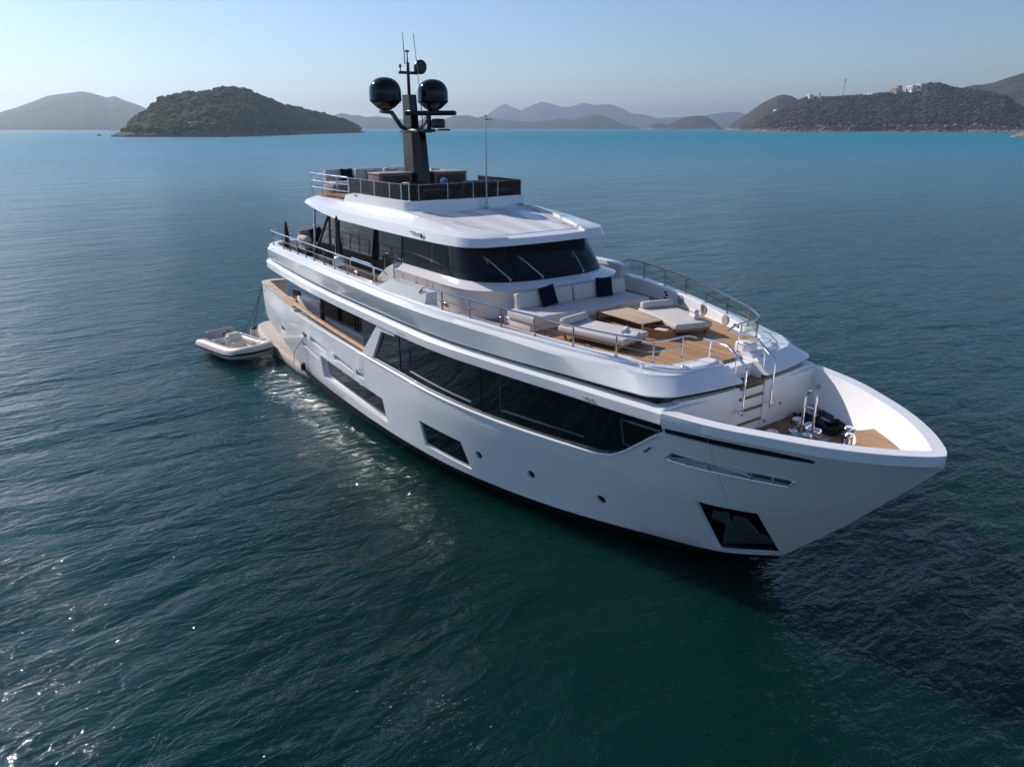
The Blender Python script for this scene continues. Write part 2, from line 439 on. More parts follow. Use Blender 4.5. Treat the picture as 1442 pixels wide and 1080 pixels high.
# aft side decks and cockpit, bow well
cc = M()
cx = list(np.arange(-25.6, -13.85, 0.4)) + [-13.85]
rg = []
for z in (2.12, 3.6):
    h = [(x, YB(x) - 0.30, z) for x in cx]
    rg.append([(x, -y, z) for x, y, z in h] + h[::-1])
cc.loft(rg, True, True)
cutters.append(cc)
cutters.append(ring_in(0.26, 0.22, -1.34, 2.82, BOWZ, 4.22))
cut(HULL, cutters, 24)

# bow deck teak and the raised teak seat filling the stem
def well_y(x, z, off): return max(0.02, min(YB(x + off * 0.5), hull_y(x, z)) - off)
xm = 2.82 - 0.32
X = [-1.33 + (xm - 0.04 + 1.33) * math.sin(PI / 2 * k / 40) for k in range(41)]
dp = [(x, well_y(x, BOWZ, 0.22) + 0.02) for x in X if x < 1.6]
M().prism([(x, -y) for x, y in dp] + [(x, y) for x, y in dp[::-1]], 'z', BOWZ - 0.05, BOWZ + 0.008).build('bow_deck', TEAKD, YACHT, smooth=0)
def seat_loft(z0, z1, off, grow, base):
    sp = [(x, well_y(x, z1, off) + 0.03) for x in X if x > 0.98]
    fw = [(x, -y) for x, y in sp] + [(x, y) for x, y in sp[::-1]]
    rg = []
    for k, (x, y) in enumerate(fw):
        t = -1 + 2 * k / (len(fw) - 1); q = abs(t)
        xa = 0.74 - grow + (0.48 * (1 - (q / 0.62) ** 2) if q < 0.62 else 0.24 * (q - 0.62) / 0.38); ya = 1.60 * t
        xa = min(xa, x - 0.01); yb = math.copysign(min(abs(ya), well_y(xa, BOWZ, 0.22) + 0.02), ya)
        rg.append([(xa, yb if base else ya, z0), (xa, ya, z1), (x, y, z1), (x, y * (0.97 if base else 1), z1 - 0.10 if base else z0)])
    return M().loft(rg, True, True)
seat_loft(BOWZ - 0.01, 3.575, 0.22, 0.0, True).build('bow_seat_base', WHITE2, YACHT, smooth=30)
seat = seat_loft(3.576, 3.61, 0.215, 0.015, False).build('bow_seat', TEAKX, YACHT, smooth=30)
hp = [(1.3 + 0.28 * math.cos(a), 0.02 + 0.26 * math.sin(a), 3.616) for a in np.linspace(0.4, 2 * PI + 0.1, 30)]
M().tube(hp, 0.007, 5).build('hatch_outline', BLACKM, seat)

# topside windows, portholes, vents
g = side_panel(densify(W1g, 6), 0.17).build('hull_window', GLASS, HULL, smooth=10)
g = side_panel(densify([(x * 1.0, z) for x, z in [(-10.0, 1.55), (-8.12, 1.48), (-7.80, 0.77), (-9.80, 0.86)]], 3), 0.085).build('hull_window', GLASS, HULL, smooth=10)
for x, z in PORTS:
    side_panel(circ(x, z, 0.118, 0.108), 0.085).build('porthole', GLASS, HULL, smooth=10)
for k, v in SLOTS.items():
    if k[0] == 'v':
        m = side_panel([(v[0][0] + .02, v[0][1] - .01), (v[1][0] - .02, v[1][1] - .01), (v[2][0] - .02, v[2][1] + .01), (v[3][0] + .02, v[3][1] + .01)], 0.13)
        m.build('air_vent', BLACKM, HULL, smooth=0)
sl = M()
for i in range(5):
    a = SLASH[i]; c2 = SLASH[10 - i]
side_panel([(x * 0.998, z) for x, z in SLASH], 0.085).build('bow_slot', BLACK, HULL, smooth=10)
f = side_panel([(-1.48, 3.085), (-1.33, 3.25), (-0.3, 3.225), (0.81, 3.165), (0.91, 3.135), (0.78, 2.975), (0.0, 3.005), (-1.39, 3.05)], 0.055).build('fairlead', STEEL, HULL, smooth=10)
fr = M(); q = densify(FAIR, 4); fr.tube([(x, -hull_y(x, z) - 0.004, z) for x, z in q], 0.016, 6, closed=True)
for t in (-1.05, -0.6, 0.18, 0.55):
    z0 = np.interp(t, [-1.4, 0.8], [3.06, 3.0]) + 0.0; y = hull_y(t, z0 + .07)
    fr.cyl((t, -y + 0.03, z0 - 0.01), (t, -y + 0.03, z0 + 0.15), 0.03, n=10)
fr.build('fairlead_rollers', STEEL, f)
# anchor pocket with its polished plate and the stowed anchor
pk = side_panel(densify([(-1.06, 2.01), (0.0, 1.915), (0.0, 0.56), (-0.955, 0.53)], 3), 0.11).build('anchor_pocket', BLACK, HULL, smooth=10)
an = M()
def hp3(x, z, d): return (x, -hull_y(x, z) + d, z)
def wedge(pts, d0, d1):
    n = len(pts); V = [hp3(x, z, d0) for x, z in pts] + [hp3(x, z, d1) for x, z in pts]
    an.add(V, [tuple(range(n)), tuple(range(n, 2 * n))[::-1]] + [(i, (i + 1) % n, n + (i + 1) % n, n + i) for i in range(n)])
wedge([(-0.88, 0.70), (-0.70, 1.27), (-0.20, 1.02), (-0.12, 0.84)], 0.045, 0.09)
wedge([(-0.62, 1.25), (-0.44, 1.72), (-0.26, 1.68), (-0.16, 1.05)], 0.03, 0.08)
wedge([(-0.90, 1.52), (-0.80, 1.80), (-0.62, 1.78), (-0.66, 1.42)], 0.05, 0.09)
wedge([(-0.66, 1.30), (-0.60, 1.82), (-0.52, 1.80), (-0.56, 1.28)], 0.0, 0.08)
wedge([(-0.28, 0.90), (-0.16, 1.16), (0.0, 0.98), (-0.05, 0.84)], 0.02, 0.085)
an.build('anchor', mat('anchor_steel', (0.30, 0.31, 0.30), 0.30, metal=0.8, noise=0.3, nscale=12), HULL, smooth=20)
# moulded white lip under the long window and the bow seam
lip = M(); X = list(np.arange(-13.6, -3.5, 0.3)) + list(np.arange(-3.5, -1.5, 0.1))
lip.tube([(x, -hull_y(x, zsheer(x)) - 0.0, zsheer(x) - 0.01) for x in X], 0.028, 6)
lip.build('window_lip', WHITE2, HULL)
seam = M(); seam.tube([(-0.42 + (z - 4.1) * 0.0, -hull_y(-0.42, z) - 0.001, z) for z in np.linspace(2.15, 4.02, 10)], 0.005, 4)
seam.build('panel_seam', GREYV, HULL)

# swim platform and stern block
m = M()
def plat(off, z, xa=-29.55):
    P = [(-20.3, 3.80), (-21.3, 3.92), (-22.6, 3.88), (-24.0, 3.83), (-25.6, 3.76), (-27.0, 3.60), (-28.2, 3.38), (-29.0, 3.10), (-29.4, 2.75), (-29.55, 2.3), (-29.6, 1.2), (-29.6, 0)]
    f = [(x + (off if x < -29 else 0), y - off, z) for x, y in P]
    return [(x, -y, z_) for x, y, z_ in f] + f[::-1][1:]
m.loft([plat(0.5, -0.35), plat(0.12, -0.1), plat(0.0, 0.12), plat(0.0, 0.36), plat(0.05, 0.44), plat(0.16, 0.45)], True, True)
m.build('swim_platform', CREAM, YACHT, smooth=35)
m = M(); pp = [(x, y) for x, y, z in plat(0.17, 0)]
m.prism(pp, 'z', 0.452, 0.462).build('platform_decking', TEAKP, YACHT, smooth=0)
m = M(); m.box(-24.9, -20.6, -3.1, 3.1, 0.3, 2.0); m.rbox((-25.0, 0, 1.2), (0.5, 5.6, 1.7), 0.1)
m.build('transom', WHITE, YACHT)
# cockpit sole
m = M(); h = [(x, YB(x) - 0.32) for x in np.arange(-25.2, -13.9, 0.5)]
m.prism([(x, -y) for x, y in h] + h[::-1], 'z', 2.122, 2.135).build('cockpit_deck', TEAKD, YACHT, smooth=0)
# stern wings: the bulwark curves inboard at its aft end
for s in (-1, 1):
    w = M(); path = [(-25.25, 3.62), (-25.55, 3.50), (-25.78, 3.25), (-25.86, 2.95), (-25.86, 2.55)]
    rg = []
    for i, (x, y) in enumerate(path):
        a = path[max(0, i - 1)]; c2 = path[min(len(path) - 1, i + 1)]; d = Vector((c2[0] - a[0], c2[1] - a[1])).normalized(); nx, ny = d.y, -d.x
        rg.append([(x + nx * 0.15, s * (y + ny * 0.15), 1.75), (x + nx * 0.15, s * (y + ny * 0.15), 3.26 - 0.02 * i), (x - nx * 0.15, s * (y - ny * 0.15), 3.26 - 0.02 * i), (x - nx * 0.15, s * (y - ny * 0.15), 1.75)])
    w.loft(rg, True, True); w.build('stern_wing', WHITE, YACHT, smooth=40)
    c = M(); P = [(x, s * y, 3.30 - 0.02 * i) for i, (x, y) in enumerate(path)][::-1] + [(x, s * (YB(x) - 0.16), ZTOP(x) + 0.045) for x in np.arange(-25.0, -20.4, 0.4)]
    rg = []
    for i, p in enumerate(P):
        a = Vector(P[max(0, i - 1)]); b2 = Vector(P[min(len(P) - 1, i + 1)]); d = (b2 - a); d.z = 0; d.normalize(); n = Vector((d.y, -d.x, 0)) * 0.19
        p = Vector(p); rg.append([p + n + Vector((0, 0, -0.03)), p + n + Vector((0, 0, 0.02)), p - n + Vector((0, 0, 0.02)), p - n + Vector((0, 0, -0.03))])
    c.loft(rg, True, True); c.build('teak_cap', VARN, YACHT, smooth=40)
    # teak hand rail on short stanchions along the side deck
    hr = M(); P = [(x, s * (YB(x) - 0.12), np.interp(x, [-20.6, -17.7, -13.7], [3.22, 3.09, 2.93])) for x in np.arange(-20.5, -13.5, 0.4)]
    rg = [[(x, y - 0.085, z - 0.03), (x, y - 0.085, z + 0.02), (x, y - 0.05, z + 0.04), (x, y + 0.05, z + 0.04), (x, y + 0.085, z + 0.02), (x, y + 0.085, z - 0.03)] for x, y, z in P]
    hr.loft(rg, True, True); hr = hr.build('teak_handrail', VARN, YACHT, smooth=30)
    for x in (-19.9, -19.0, -18.0, -17.0, -15.9, -14.8):
        y = s * (YB(x) - 0.12); M().cyl((x, y, ZTOP(x)), (x, y, np.interp(x, [-20.6, -17.7, -13.7], [3.2, 3.07, 2.91])), 0.022, n=8).build('stanchion', STEEL, hr)
    # inboard step seat at the stern quarter
    st = M(); st.rbox((-23.6, s * 3.25, 2.75), (1.0, 0.6, 0.06), 0.02); st.build('quarter_seat', VARN, YACHT)
    # moulded lockers inboard of the side deck
    lk = M(); lk.rbox((-21.7, s * 2.80, 2.55), (2.9, 0.36, 0.84), 0.06)
    lk.build('locker', WHITE2, YACHT)
    M().rbox((-23.35, s * 2.9, 2.72), (0.9, 0.05, 0.95), 0.015).build('glass_wing', GLASS, YACHT)
    # coaming of the saloon windows
    cm = M(); cm.rbox((-17.55, s * 3.04, 2.36), (5.6, 0.26, 0.66), 0.05); cm.build('saloon_coaming', WHITE2, YACHT)
    # column carrying the upper deck
    M().loft([[(-19.3 + 0.16 * math.cos(a), s * 3.35 + 0.07 * math.sin(a), z) for a in np.linspace(0, 2 * PI, 13)[:-1]] for z in (2.1, 3.0, 4.0)], True, True).build('deck_column', BLACK, YACHT)
# saloon: dark glass walls
m = M(); m.box(-20.3, -13.4, -2.98, 2.98, 2.1, 3.97); m.build('saloon_glazing', GLASS, YACHT, smooth=0)
m = M()
for s in (-1, 1):
    for x in (-17.0, -16.75, -15.6, -14.6): m.box(x - 0.035, x + 0.035, s * 2.985 - 0.02, s * 2.985 + 0.02, 2.6, 3.97)
m.build('saloon_mullions', BLACKM, YACHT, smooth=0)

# main-deck long dark window band, one glazed wall each side following the hull
for s in (-1, 1):
    w = M(); X = list(np.arange(-13.9, -3.5, 0.4)) + list(np.arange(-3.5, -1.40, 0.15)); rg = []
    for x in X:
        zt = ZB(x) - 0.25; zb = min(zsheer(x) if x < -1.46 else 3.7, 3.72) - 0.10
        yo = hull_y(x, max(zb + .1, 2.5)) - 0.10; yt = YB(x) - 0.14
        yo = min(yo, yt)
        rg.append([(x, s * yo, zb), (x, s * yt, zt), (x, s * (yt - 0.25), zt), (x, s * (yo - 0.25), zb)])
    w.loft(rg, True, True); wd = w.build('main_deck_window', GLASS, YACHT, smooth=30)
    def gy(x, z):
        zb = min(zsheer(x) if x < -1.46 else 3.7, 3.72) - 0.10; zt = ZB(x) - 0.25
        yt = YB(x) - 0.14; yo = min(hull_y(x, max(zb + .1, 2.5)) - 0.10, yt)
        return float(np.interp(z, [zb, zt], [yo, yt]))
    # lighter inner frames seen just behind the panes' edges
    for poly in ([(-10.55, 3.72), (-10.62, 2.98), (-7.55, 2.84)], [(-6.42, 3.70), (-6.42, 2.92), (-3.75, 2.92)],
                 [(-2.62, 3.72), (-2.62, 3.10), (-2.32, 3.02), (-2.0, 3.10), (-1.52, 3.60), (-1.56, 3.72)]):
        fr = M(); Q = densify(poly, 8)[:(len(poly) - 1) * 8 + 1] if len(poly) < 5 else densify(poly, 5)
        fr.tube([(x, s * (gy(x, z) + 0.001), z) for x, z in Q], 0.034, 4, closed=len(poly) > 4)
        fr.build('window_frame', FRAME, wd)
    mu = M()
    for x in (-11.22, -7.15, -3.05):
        mu.tube([(x, s * (gy(x, z) + 0.004), z) for z in np.linspace(2.6, 3.98, 6)], 0.02, 4)
    mu.build('window_mullion', BLACKM, wd)
    rl = M(); Xr = [x for x in X if x < -2.6]
    rl.tube([(x, s * (hull_y(x, zsheer(x)) - 0.085), zsheer(x) + 0.06) for x in Xr] + [(-2.3, s * 2.66, 3.22), (-1.9, s * 2.70, 3.52), (-1.6, s * 2.70, 3.72)], 0.022, 6)
    rl.build('window_trim', STEELD, wd)
    # slanted white wing closing the side deck
    py = 4.17
    w = M(); w.prism([(-13.85, 2.80), (-13.05, 2.82), (-12.28, 3.88), (-11.35, 3.92), (-11.35, 4.02), (-12.55, 4.03)], 'y', s * py, s * (py - 0.30))
    w.build('side_wing', WHITE, YACHT, smooth=0)

# ------------------------------------------------------------------ upper deck body
YC = pchip([-24.2, -23.1, -19.5, -15, -12, -9.3, -7.54, -6.5, -4.95, -4.03, -3.02, -2.17, -1.3],
           [3.92, 3.99, 4.12, 4.28, 4.30, 4.18, 3.94, 3.72, 3.46, 3.22, 2.86, 2.46, 2.2])
ZCAP = lin([-25, -20, -14, -8, -4, -2, -1], [5.16, 5.12, 5.10, 5.05, 4.90, 4.82, 4.80])
YR = pchip([-24, -22.8, -18, -14, -11, -8.8, -7.67, -6.56, -5.51, -4.44, -3.39, -2.71, -2.3, -1.5],
           [3.72, 3.85, 3.93, 4.02, 4.03, 3.92, 3.73, 3.49, 3.20, 2.85, 2.43, 1.98, 1.75, 1.4])
ZR = lin([-25, -14, -8.8, -7.67, -6.56, -5.51, -4.44, -3.39, -2.6, -1], [5.33, 5.29, 5.23, 5.19, 5.14, 5.09, 5.01, 4.95, 4.87, 4.86])
UFZ = 4.75
def ring(yf, zf, xa, xf, ra, rf, rfy, dx=0.045, ns=64):
    yA = yf(xa + ra); yF = yf(xf - rf); H = []
    for k in (0, 0.35, 0.7): H.append((xa, k * (yA - ra)))
    for a in np.linspace(0, PI / 2, 9): H.append((xa + ra - ra * math.cos(a), yA - ra + ra * math.sin(a)))
    for x in np.linspace(xa + ra, xf - rf, ns)[1:-1]: H.append((x, yf(x)))
    for a in np.linspace(0, PI / 2, 12):
        H.append((xf - rf + rf * math.sin(a), yF - rfy * (1 - math.cos(a))))
    for k in (0.75, 0.5, 0.25, 0.0): H.append((xf, k * (yF - rfy)))
    O = []
    for x, y in H:
        w = min(1, max(0, (x - (xf - rf)) / rf)); x2 = x - dx * y * y * w
        O.append((x2, y, zf(x2)))
    return O + [(x, -y, z) for x, y, z in O[::-1][1:-1]]
RH = lin([-25, -6, -2.5, -1], [0.17, 0.17, 0.22, 0.25])
RG = [ring(lambda x: YB(x) - 0.30, lambda x: ZB(x) - 0.29, -25.1, -1.46, 1.5, 0.02, 0.02, dx=0.0),
      ring(lambda x: YB(x) - 0.02, lambda x: ZB(x) - 0.285, -25.3, -1.452, 1.6, 0.01, 0.01, dx=0.0),
      ring(lambda x: YB(x), lambda x: ZB(x) - 0.26, -25.32, -1.452, 1.6, 0.01, 0.01, dx=0.0),
      ring(lambda x: YB(x), lambda x: ZB(x) - 0.03, -25.32, -1.452, 1.6, 0.01, 0.01, dx=0.0),
      ring(lambda x: YB(x) - 0.03, lambda x: ZB(x), -25.3, -1.452, 1.6, 0.01, 0.01, dx=0.0),
      ring(lambda x: YB(x) - 0.16, lambda x: ZB(x) + 0.07, -25.2, -1.46, 1.5, 0.2, 0.15, dx=0.0),
      ring(lambda x: YB(x) - 0.25, lambda x: ZB(x) + 0.075, -25.0, -1.42, 1.4, 0.3, 0.3),
      ring(lambda x: YB(x) - 0.25, lambda x: ZB(x) + RH(x) - 0.005, -25.0, -1.42, 1.4, 0.9, 0.55),
      ring(lambda x: YB(x) - 0.09, lambda x: ZB(x) + RH(x), -25.1, -1.24, 1.4, 0.9, 0.60),
      ring(lambda x: YB(x) - 0.07, lambda x: ZB(x) + RH(x) + 0.03, -25.08, -1.23, 1.4, 0.9, 0.60),
      ring(YC, lambda x: ZCAP(x) - 0.05, -24.3, -1.58, 1.1, 1.25, 0.80),
      ring(lambda x: YC(x) - 0.04, lambda x: ZCAP(x), -24.25, -1.64, 1.1, 1.25, 0.80),
      ring(lambda x: YR(x) + 0.12, lambda x: ZR(x) - 0.10, -24.1, -1.75, 1.1, 1.1, 0.7),
      ring(lambda x: YR(x) + 0.10, lambda x: ZR(x) - 0.035, -24.08, -1.77, 1.1, 1.1, 0.7),
      ring(lambda x: YR(x) + 0.05, lambda x: ZR(x), -24.0, -1.85, 1.1, 1.1, 0.7),
      ring(lambda x: YR(x) - 0.16, lambda x: ZR(x), -23.8, -2.2, 1.0, 1.0, 0.6),
      ring(lambda x: YR(x) - 0.20, lambda x: ZR(x) - 0.03, -23.75, -2.3, 1.0, 1.0, 0.6),
      ring(lambda x: YR(x) - 0.24, lambda x: UFZ, -23.7, -2.34, 1.0, 1.0, 0.6)]
mis = [0] * 6 + [1] + [0] * 12
um = M(); um.loft(RG, True, True, mis=mis)
UPPER = um.build('upper_deck', [WHITE, BLACKM], YACHT, smooth=22)
# stairwell down to the bow deck
sw = M(); sw.box(-2.6, -1.0, -0.46, 0.46, 4.2, 5.6)
sw.box(-2.05, -1.0, -0.4601, 0.4601, 3.9, 4.3)
cut(UPPER, [M().box(-2.60, -0.9, -0.46, 0.46, 3.5, 4.749), M().box(-2.75, -0.9, -0.52, 0.52, 4.745, 5.6)], 22)
# teak floor
fl = RG[-1]; m = M(); fp = [(x * 1.0, y * 0.996) for x, y, z in fl]
m.prism(fp, 'z', UFZ + 0.003, UFZ + 0.016)
FLOOR = m.build('foredeck_floor', TEAK, YACHT, smooth=0)
cut(FLOOR, [M().box(-2.05, -0.9, -0.6, 0.6, 4.0, 5.6)], 0)
M().box(-2.70, -2.06, -0.50, 0.50, UFZ - 0.03, UFZ + 0.014).build('stair_landing', TEAK, YACHT, smooth=0)
# bulkhead behind the bow deck, with lockers, and the stair treads
bk = M()
for s in (-1, 1):
    bk.prism([(-2.2, s * 0.46), (-1.30, s * 0.46), (-1.36, s * 1.5), (-1.46, s * 2.32), (-2.2, s * 2.32)], 'z', 3.0, 4.34)
bk.box(-2.3, -2.08, -0.459, 0.459, 3.0, UFZ - 0.05)
BULK = bk.build('bow_bulkhead', WHITE2, YACHT, smooth=0)
for s in (-1, 1):
    d = M(); P = [(-1.322 + 0.006, s * 0.72), (-1.35, s * 1.30), (-1.435, s * 1.95)]
    for (x0, y0), (x1, y1) in zip(P[:-1], P[1:]):
        d.add([(x0 + 0.016, y0, 3.26), (x1 + 0.016, y1, 3.26), (x1 + 0.016, y1, 4.18), (x0 + 0.016, y0, 4.18), (x0 - 0.02, y0, 3.26), (x1 - 0.02, y1, 3.26), (x1 - 0.02, y1, 4.18), (x0 - 0.02, y0, 4.18)],
              [(0, 1, 2, 3), (4, 5, 6, 7), (0, 1, 5, 4), (2, 3, 7, 6), (1, 2, 6, 5), (0, 3, 7, 4)])
    d.build('locker_door', WHITE, BULK, smooth=0)
    k = M(); k.lathe((-1.33, s * 1.18, 3.62), [(0.0, -0.035), (0.035, -0.03), (0.035, 0.03), (0.0, 0.035)], 12); k.lathe((-1.30, s * 0.58, 3.30), [(0, -0.04), (0.04, -0.03), (0.04, 0.03), (0, 0.04)], 12)
    k.build('door_latch', STEELD, BULK)
for i, z in enumerate((3.42, 3.75, 4.06, 4.38)):
    xf = (-1.29, -1.29, -1.29, -1.29)[i]
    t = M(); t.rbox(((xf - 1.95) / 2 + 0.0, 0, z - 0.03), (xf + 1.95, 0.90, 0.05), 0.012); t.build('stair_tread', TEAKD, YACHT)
rs = M(); rs.box(-2.0, -1.70, -0.455, 0.455, 3.0, 4.70); rs.build('stair_riser', WHITE2, YACHT, smooth=0)

# ------------------------------------------------------------------ railings
def railing(pts, h, posts, name='railing', mids=(0.5,), rt=0.026, tops=None, glass=None, mat_=STEELD):
    """pts: base line of the rail; posts: indices or base points"""
    m = M(); top = [Vector(p) + Vector((0, 0, h)) for p in pts]
    if tops: top = [Vector(p) for p in tops[0]] + top + [Vector(p) for p in tops[1]]
    m.tube(top, rt, 8)
    for f in mids: m.tube([Vector(p) + Vector((0, 0, h * f)) for p in pts], rt * 0.55, 6)
    o = m.build(name, mat_, YACHT)
    for p in posts:
        q = M(); q.cyl(p, (p[0], p[1], p[2] + h), 0.022, n=8); q.cyl(p, (p[0], p[1], p[2] + 0.03), 0.045, 0.03, n=10)
        q.build('rail_post', mat_, o)
    if glass:
        gm = M(); P = [Vector(p) for p in pts]
        for a, b2 in zip(P[:-1], P[1:]):
            gm.add([a + Vector((0, 0, 0.05)), b2 + Vector((0, 0, 0.05)), b2 + Vector((0, 0, h - 0.05)), a + Vector((0, 0, h - 0.05))], [(0, 1, 2, 3)])
        gm.build('rail_glass', glass, o, smooth=0)
    return o
for s in (-1, 1):
    Xp = [-9.6, -8.8, -7.67, -6.56, -5.51, -4.44, -3.39, -2.85]
    pts = [(x, s * YR(x), ZR(x)) for x in np.arange(-9.6, -2.95, 0.25)] + [(-2.76, s * 2.02, 4.88), (-2.62, s * 1.72, 4.88), (-2.58, s * 1.40, 4.88), (-2.58, s * 1.05, 4.88)]
    posts = [(x, s * YR(x), ZR(x)) for x in Xp[1:-1]] + [(-2.71, s * 1.90, 4.87), (-2.58, s * 1.07, 4.87)]
    rl = railing(pts, 0.50, posts, tops=([(-9.95, s * 4.0, 5.52), (-9.8, s * 3.99, 5.66)], [(-2.60, s * 0.80, 5.34), (-2.60, s * 0.58, 5.26)]), glass=CLEAR if s == 1 else None)
    # stair hand rails
    h = M(); y = s * 0.52
    h.tube([(-2.42, y, 5.27), (-2.0, y, 5.29), (-1.74, y, 5.28), (-1.66, y, 5.25), (-1.20, y, 4.92), (-1.15, y, 4.87)], [0.03] * 6, 8); h.tube([(-1.15, y, 4.87), (-1.14, y, 4.80), (-1.14, y, 3.72)], 0.026, 8)
    h.tube([(-2.24, y, 5.03), (-2.0, y, 5.02)], 0.012, 6)
    for a, b2 in (((-2.22, y, 4.83), (-2.22, y, 5.28)), ((-1.44, y * 0.99, 4.52), (-1.45, y, 5.10))): h.cyl(a, b2, 0.02, n=8); h.cyl(a, (a[0], a[1], a[2] + .03), 0.04, 0.03, n=8)
    h.cyl((-1.14, y, 3.80), (-1.34, y, 3.80), 0.02, n=8); h.cyl((-1.15, y - s * 0.0, 3.80), (-1.15, y + s * 0.10, 3.80), 0.028, n=8)
    h.build('stair_handrail', STEEL, YACHT)
    # aft part
    Xp = [-22.8, -21.5, -20.7, -19.85, -18.95, -18.1, -17.05, -16.05, -14.9]
    pts = [(x, s * (YR(x) + 0.02), ZR(x)) for x in np.arange(-23.0, -11.9, 0.4)]
    railing(pts, 0.56, [(x, s * (YR(x) + 0.02), ZR(x)) for x in Xp], mids=(0.52,), tops=([(-23.5, s * 3.4, 5.9), (-23.3, s * 3.7, 5.9)], [(-11.9, s * 4.03, 5.72)]))
    # raised bulwark wing with the boarding gate
    w = M(); w.loft([[(-12.5, s * 4.10, 5.20), (-12.5, s * 4.08, 5.30), (-12.5, s * 3.72, 5.32), (-12.5, s * 3.70, 5.0)],
                     [(-11.7, s * 4.12, 5.20), (-11.7, s * 4.04, 5.62), (-11.7, s * 3.70, 5.62), (-11.7, s * 3.68, 5.0)],
                     [(-9.75, s * 4.04, 5.20), (-9.75, s * 3.97, 5.60), (-9.75, s * 3.62, 5.60), (-9.75, s * 3.60, 5.0)],
                     [(-9.62, s * 4.03, 5.20), (-9.58, s * 3.95, 5.56), (-9.58, s * 3.63, 5.56), (-9.62, s * 3.60, 5.0)]], True, True)
    w.build('bulwark_wing', WHITE, YACHT, smooth=25)
    gt = M(); gt.tube([(-16.3, s * 3.3, 4.78), (-16.3, s * 3.3, 5.55), (-16.1, s * 3.3, 5.62), (-14.6, s * 3.3, 5.60), (-14.4, s * 3.3, 5.52), (-14.4, s * 3.3, 4.78)], 0.03, 8)
    gt.build('gate_rail', STEEL, YACHT)
# stern rail of the upper deck
pts = [(-23.72, y, 5.33) for y in np.linspace(-3.0, 3.0, 9)]
railing(pts, 0.56, pts[::2], mids=(0.52,))

# deck hardware: cleats, speakers and sockets in the bulwark
hw = M()
for s in (-1, 1):
    hw.rbox((-1.98, s * 1.62, 4.895), (0.20, 0.06, 0.04), 0.015); hw.cyl((-1.98, s * 1.62, 4.83), (-1.98, s * 1.62, 4.90), 0.03, n=8)
hw.build('deck_cleat', STEELD, YACHT)
def inner_y(x): return YR(x) - 0.22
for s in (-1, 1):
    for x in (-6.55, -5.35, -4.25):
        a = inner_y(x - .12); b2 = inner_y(x + .12); ang = math.atan2(b2 - a, 0.24) * s; y = s * (inner_y(x) - 0.012); z = (UFZ + ZR(x)) / 2 + 0.02
        d = M(); ring_ = [(0.15 * math.cos(t), 0.15 * math.sin(t)) for t in np.linspace(0, 2 * PI, 25)[:-1]]
        ring_ = [(px, pz if True else 0) for px, pz in ring_]
        d.prism([(px, pz) for px, pz in ring_], 'y', -0.012, 0.02); d.move(Matrix.Translation((x, y, z)) @ Matrix.Rotation(ang, 4, 'Z'))
        d.build('speaker_grille', GREYV, YACHT, smooth=30)
sk = M()
for x, z in ((-7.35, 5.05), (-7.35, 4.86), (-3.75, 4.90), (-3.62, 4.89), (-7.28, 4.97)):
    y = inner_y(x) - 0.01; sk.rbox((x, y, z), (0.10, 0.03, 0.06), 0.012)
sk.build('deck_sockets', BLACKM, YACHT)
pod = M(); pod.rbox((-2.15, 0.75, 4.93), (0.5, 0.34, 0.30), 0.10, 4); pod.build('stair_pod', WHITE, YACHT)

for x0, n_v in ((-11.05, 3), (-3.55, 2)):
    for k in range(n_v):
        x = x0 + k * 0.17; v = M(); z = ZB(x) - 0.17; y = YB(x)
        v.prism([(x, z - 0.022), (x + 0.13, z - 0.022), (x + 0.13, z + 0.022), (x, z + 0.022)], 'y', -y - 0.004, -y + 0.03); v.build('band_vent', GREYV, UPPER, smooth=0)
v = M(); v.prism([(-25.05, 2.97), (-24.70, 2.93), (-24.70, 2.99), (-25.05, 3.03)], 'y', -hull_y(-24.9, 2.98) - 0.006, -hull_y(-24.9, 2.98) + 0.05); v.build('stern_slot', BLACKM, HULL, smooth=0)

# ------------------------------------------------------------------ upper deckhouse
def sym(half):
    """half: port outline from front centre aftwards (y>=0) -> full open outline, starboard aft end first"""
    return [(x, -y) for x, y in half[::-1]] + half[1:]
def curve(half, n=8):
    """smooth an outline through its points (Catmull-Rom)"""
    P = [np.array(p, float) for p in half]; P = [2 * P[0] - P[1]] + P + [2 * P[-1] - P[-2]]; o = []
    for i in range(1, len(P) - 2):
        for k in range(n):
            t = k / n; p0, p1, p2, p3 = P[i - 1:i + 3]
            o.append(tuple(0.5 * (2 * p1 + (p2 - p0) * t + (2 * p0 - 5 * p1 + 4 * p2 - p3) * t * t + (3 * p1 - p0 - 3 * p2 + p3) * t ** 3)))
    o.append(tuple(P[-2])); return o
H_wall = curve([(-8.15, 0), (-8.17, 0.8), (-8.30, 1.6), (-8.62, 2.35), (-9.15, 2.80), (-9.9, 2.96), (-11.2, 2.98), (-12.5, 2.98), (-13.5, 2.98)])
H_glass = curve([(-8.50, 0), (-8.53, 0.8), (-8.68, 1.55), (-9.0, 2.12), (-9.45, 2.45), (-10.1, 2.60), (-11.2, 2.63), (-12.5, 2.63), (-13.5, 2.63)])
H_top = curve([(-9.34, 0), (-9.37, 0.75), (-9.5, 1.40), (-9.75, 1.9), (-10.1, 2.25), (-10.5, 2.44), (-11.2, 2.52), (-12.5, 2.55), (-13.5, 2.55)])
def zf_lip(x): return 5.57
w = M()
def ringat(h, z): return [(x, y, z) for x, y in sym(h)]
w.loft([ringat(H_wall, 4.7), ringat([(x - 0.0, y) for x, y in H_wall], 5.52), ringat([(x + 0.03, y + (0.03 if y > 0.5 else 0)) for x, y in H_wall], 5.585),
        ringat([(x - 0.05, y - (0.05 if y > 0.5 else 0)) for x, y in H_wall], 5.61), ringat(H_glass, 5.735), ringat([(x - 0.3, y * 0.9) for x, y in H_glass], 5.74)], closed=False)
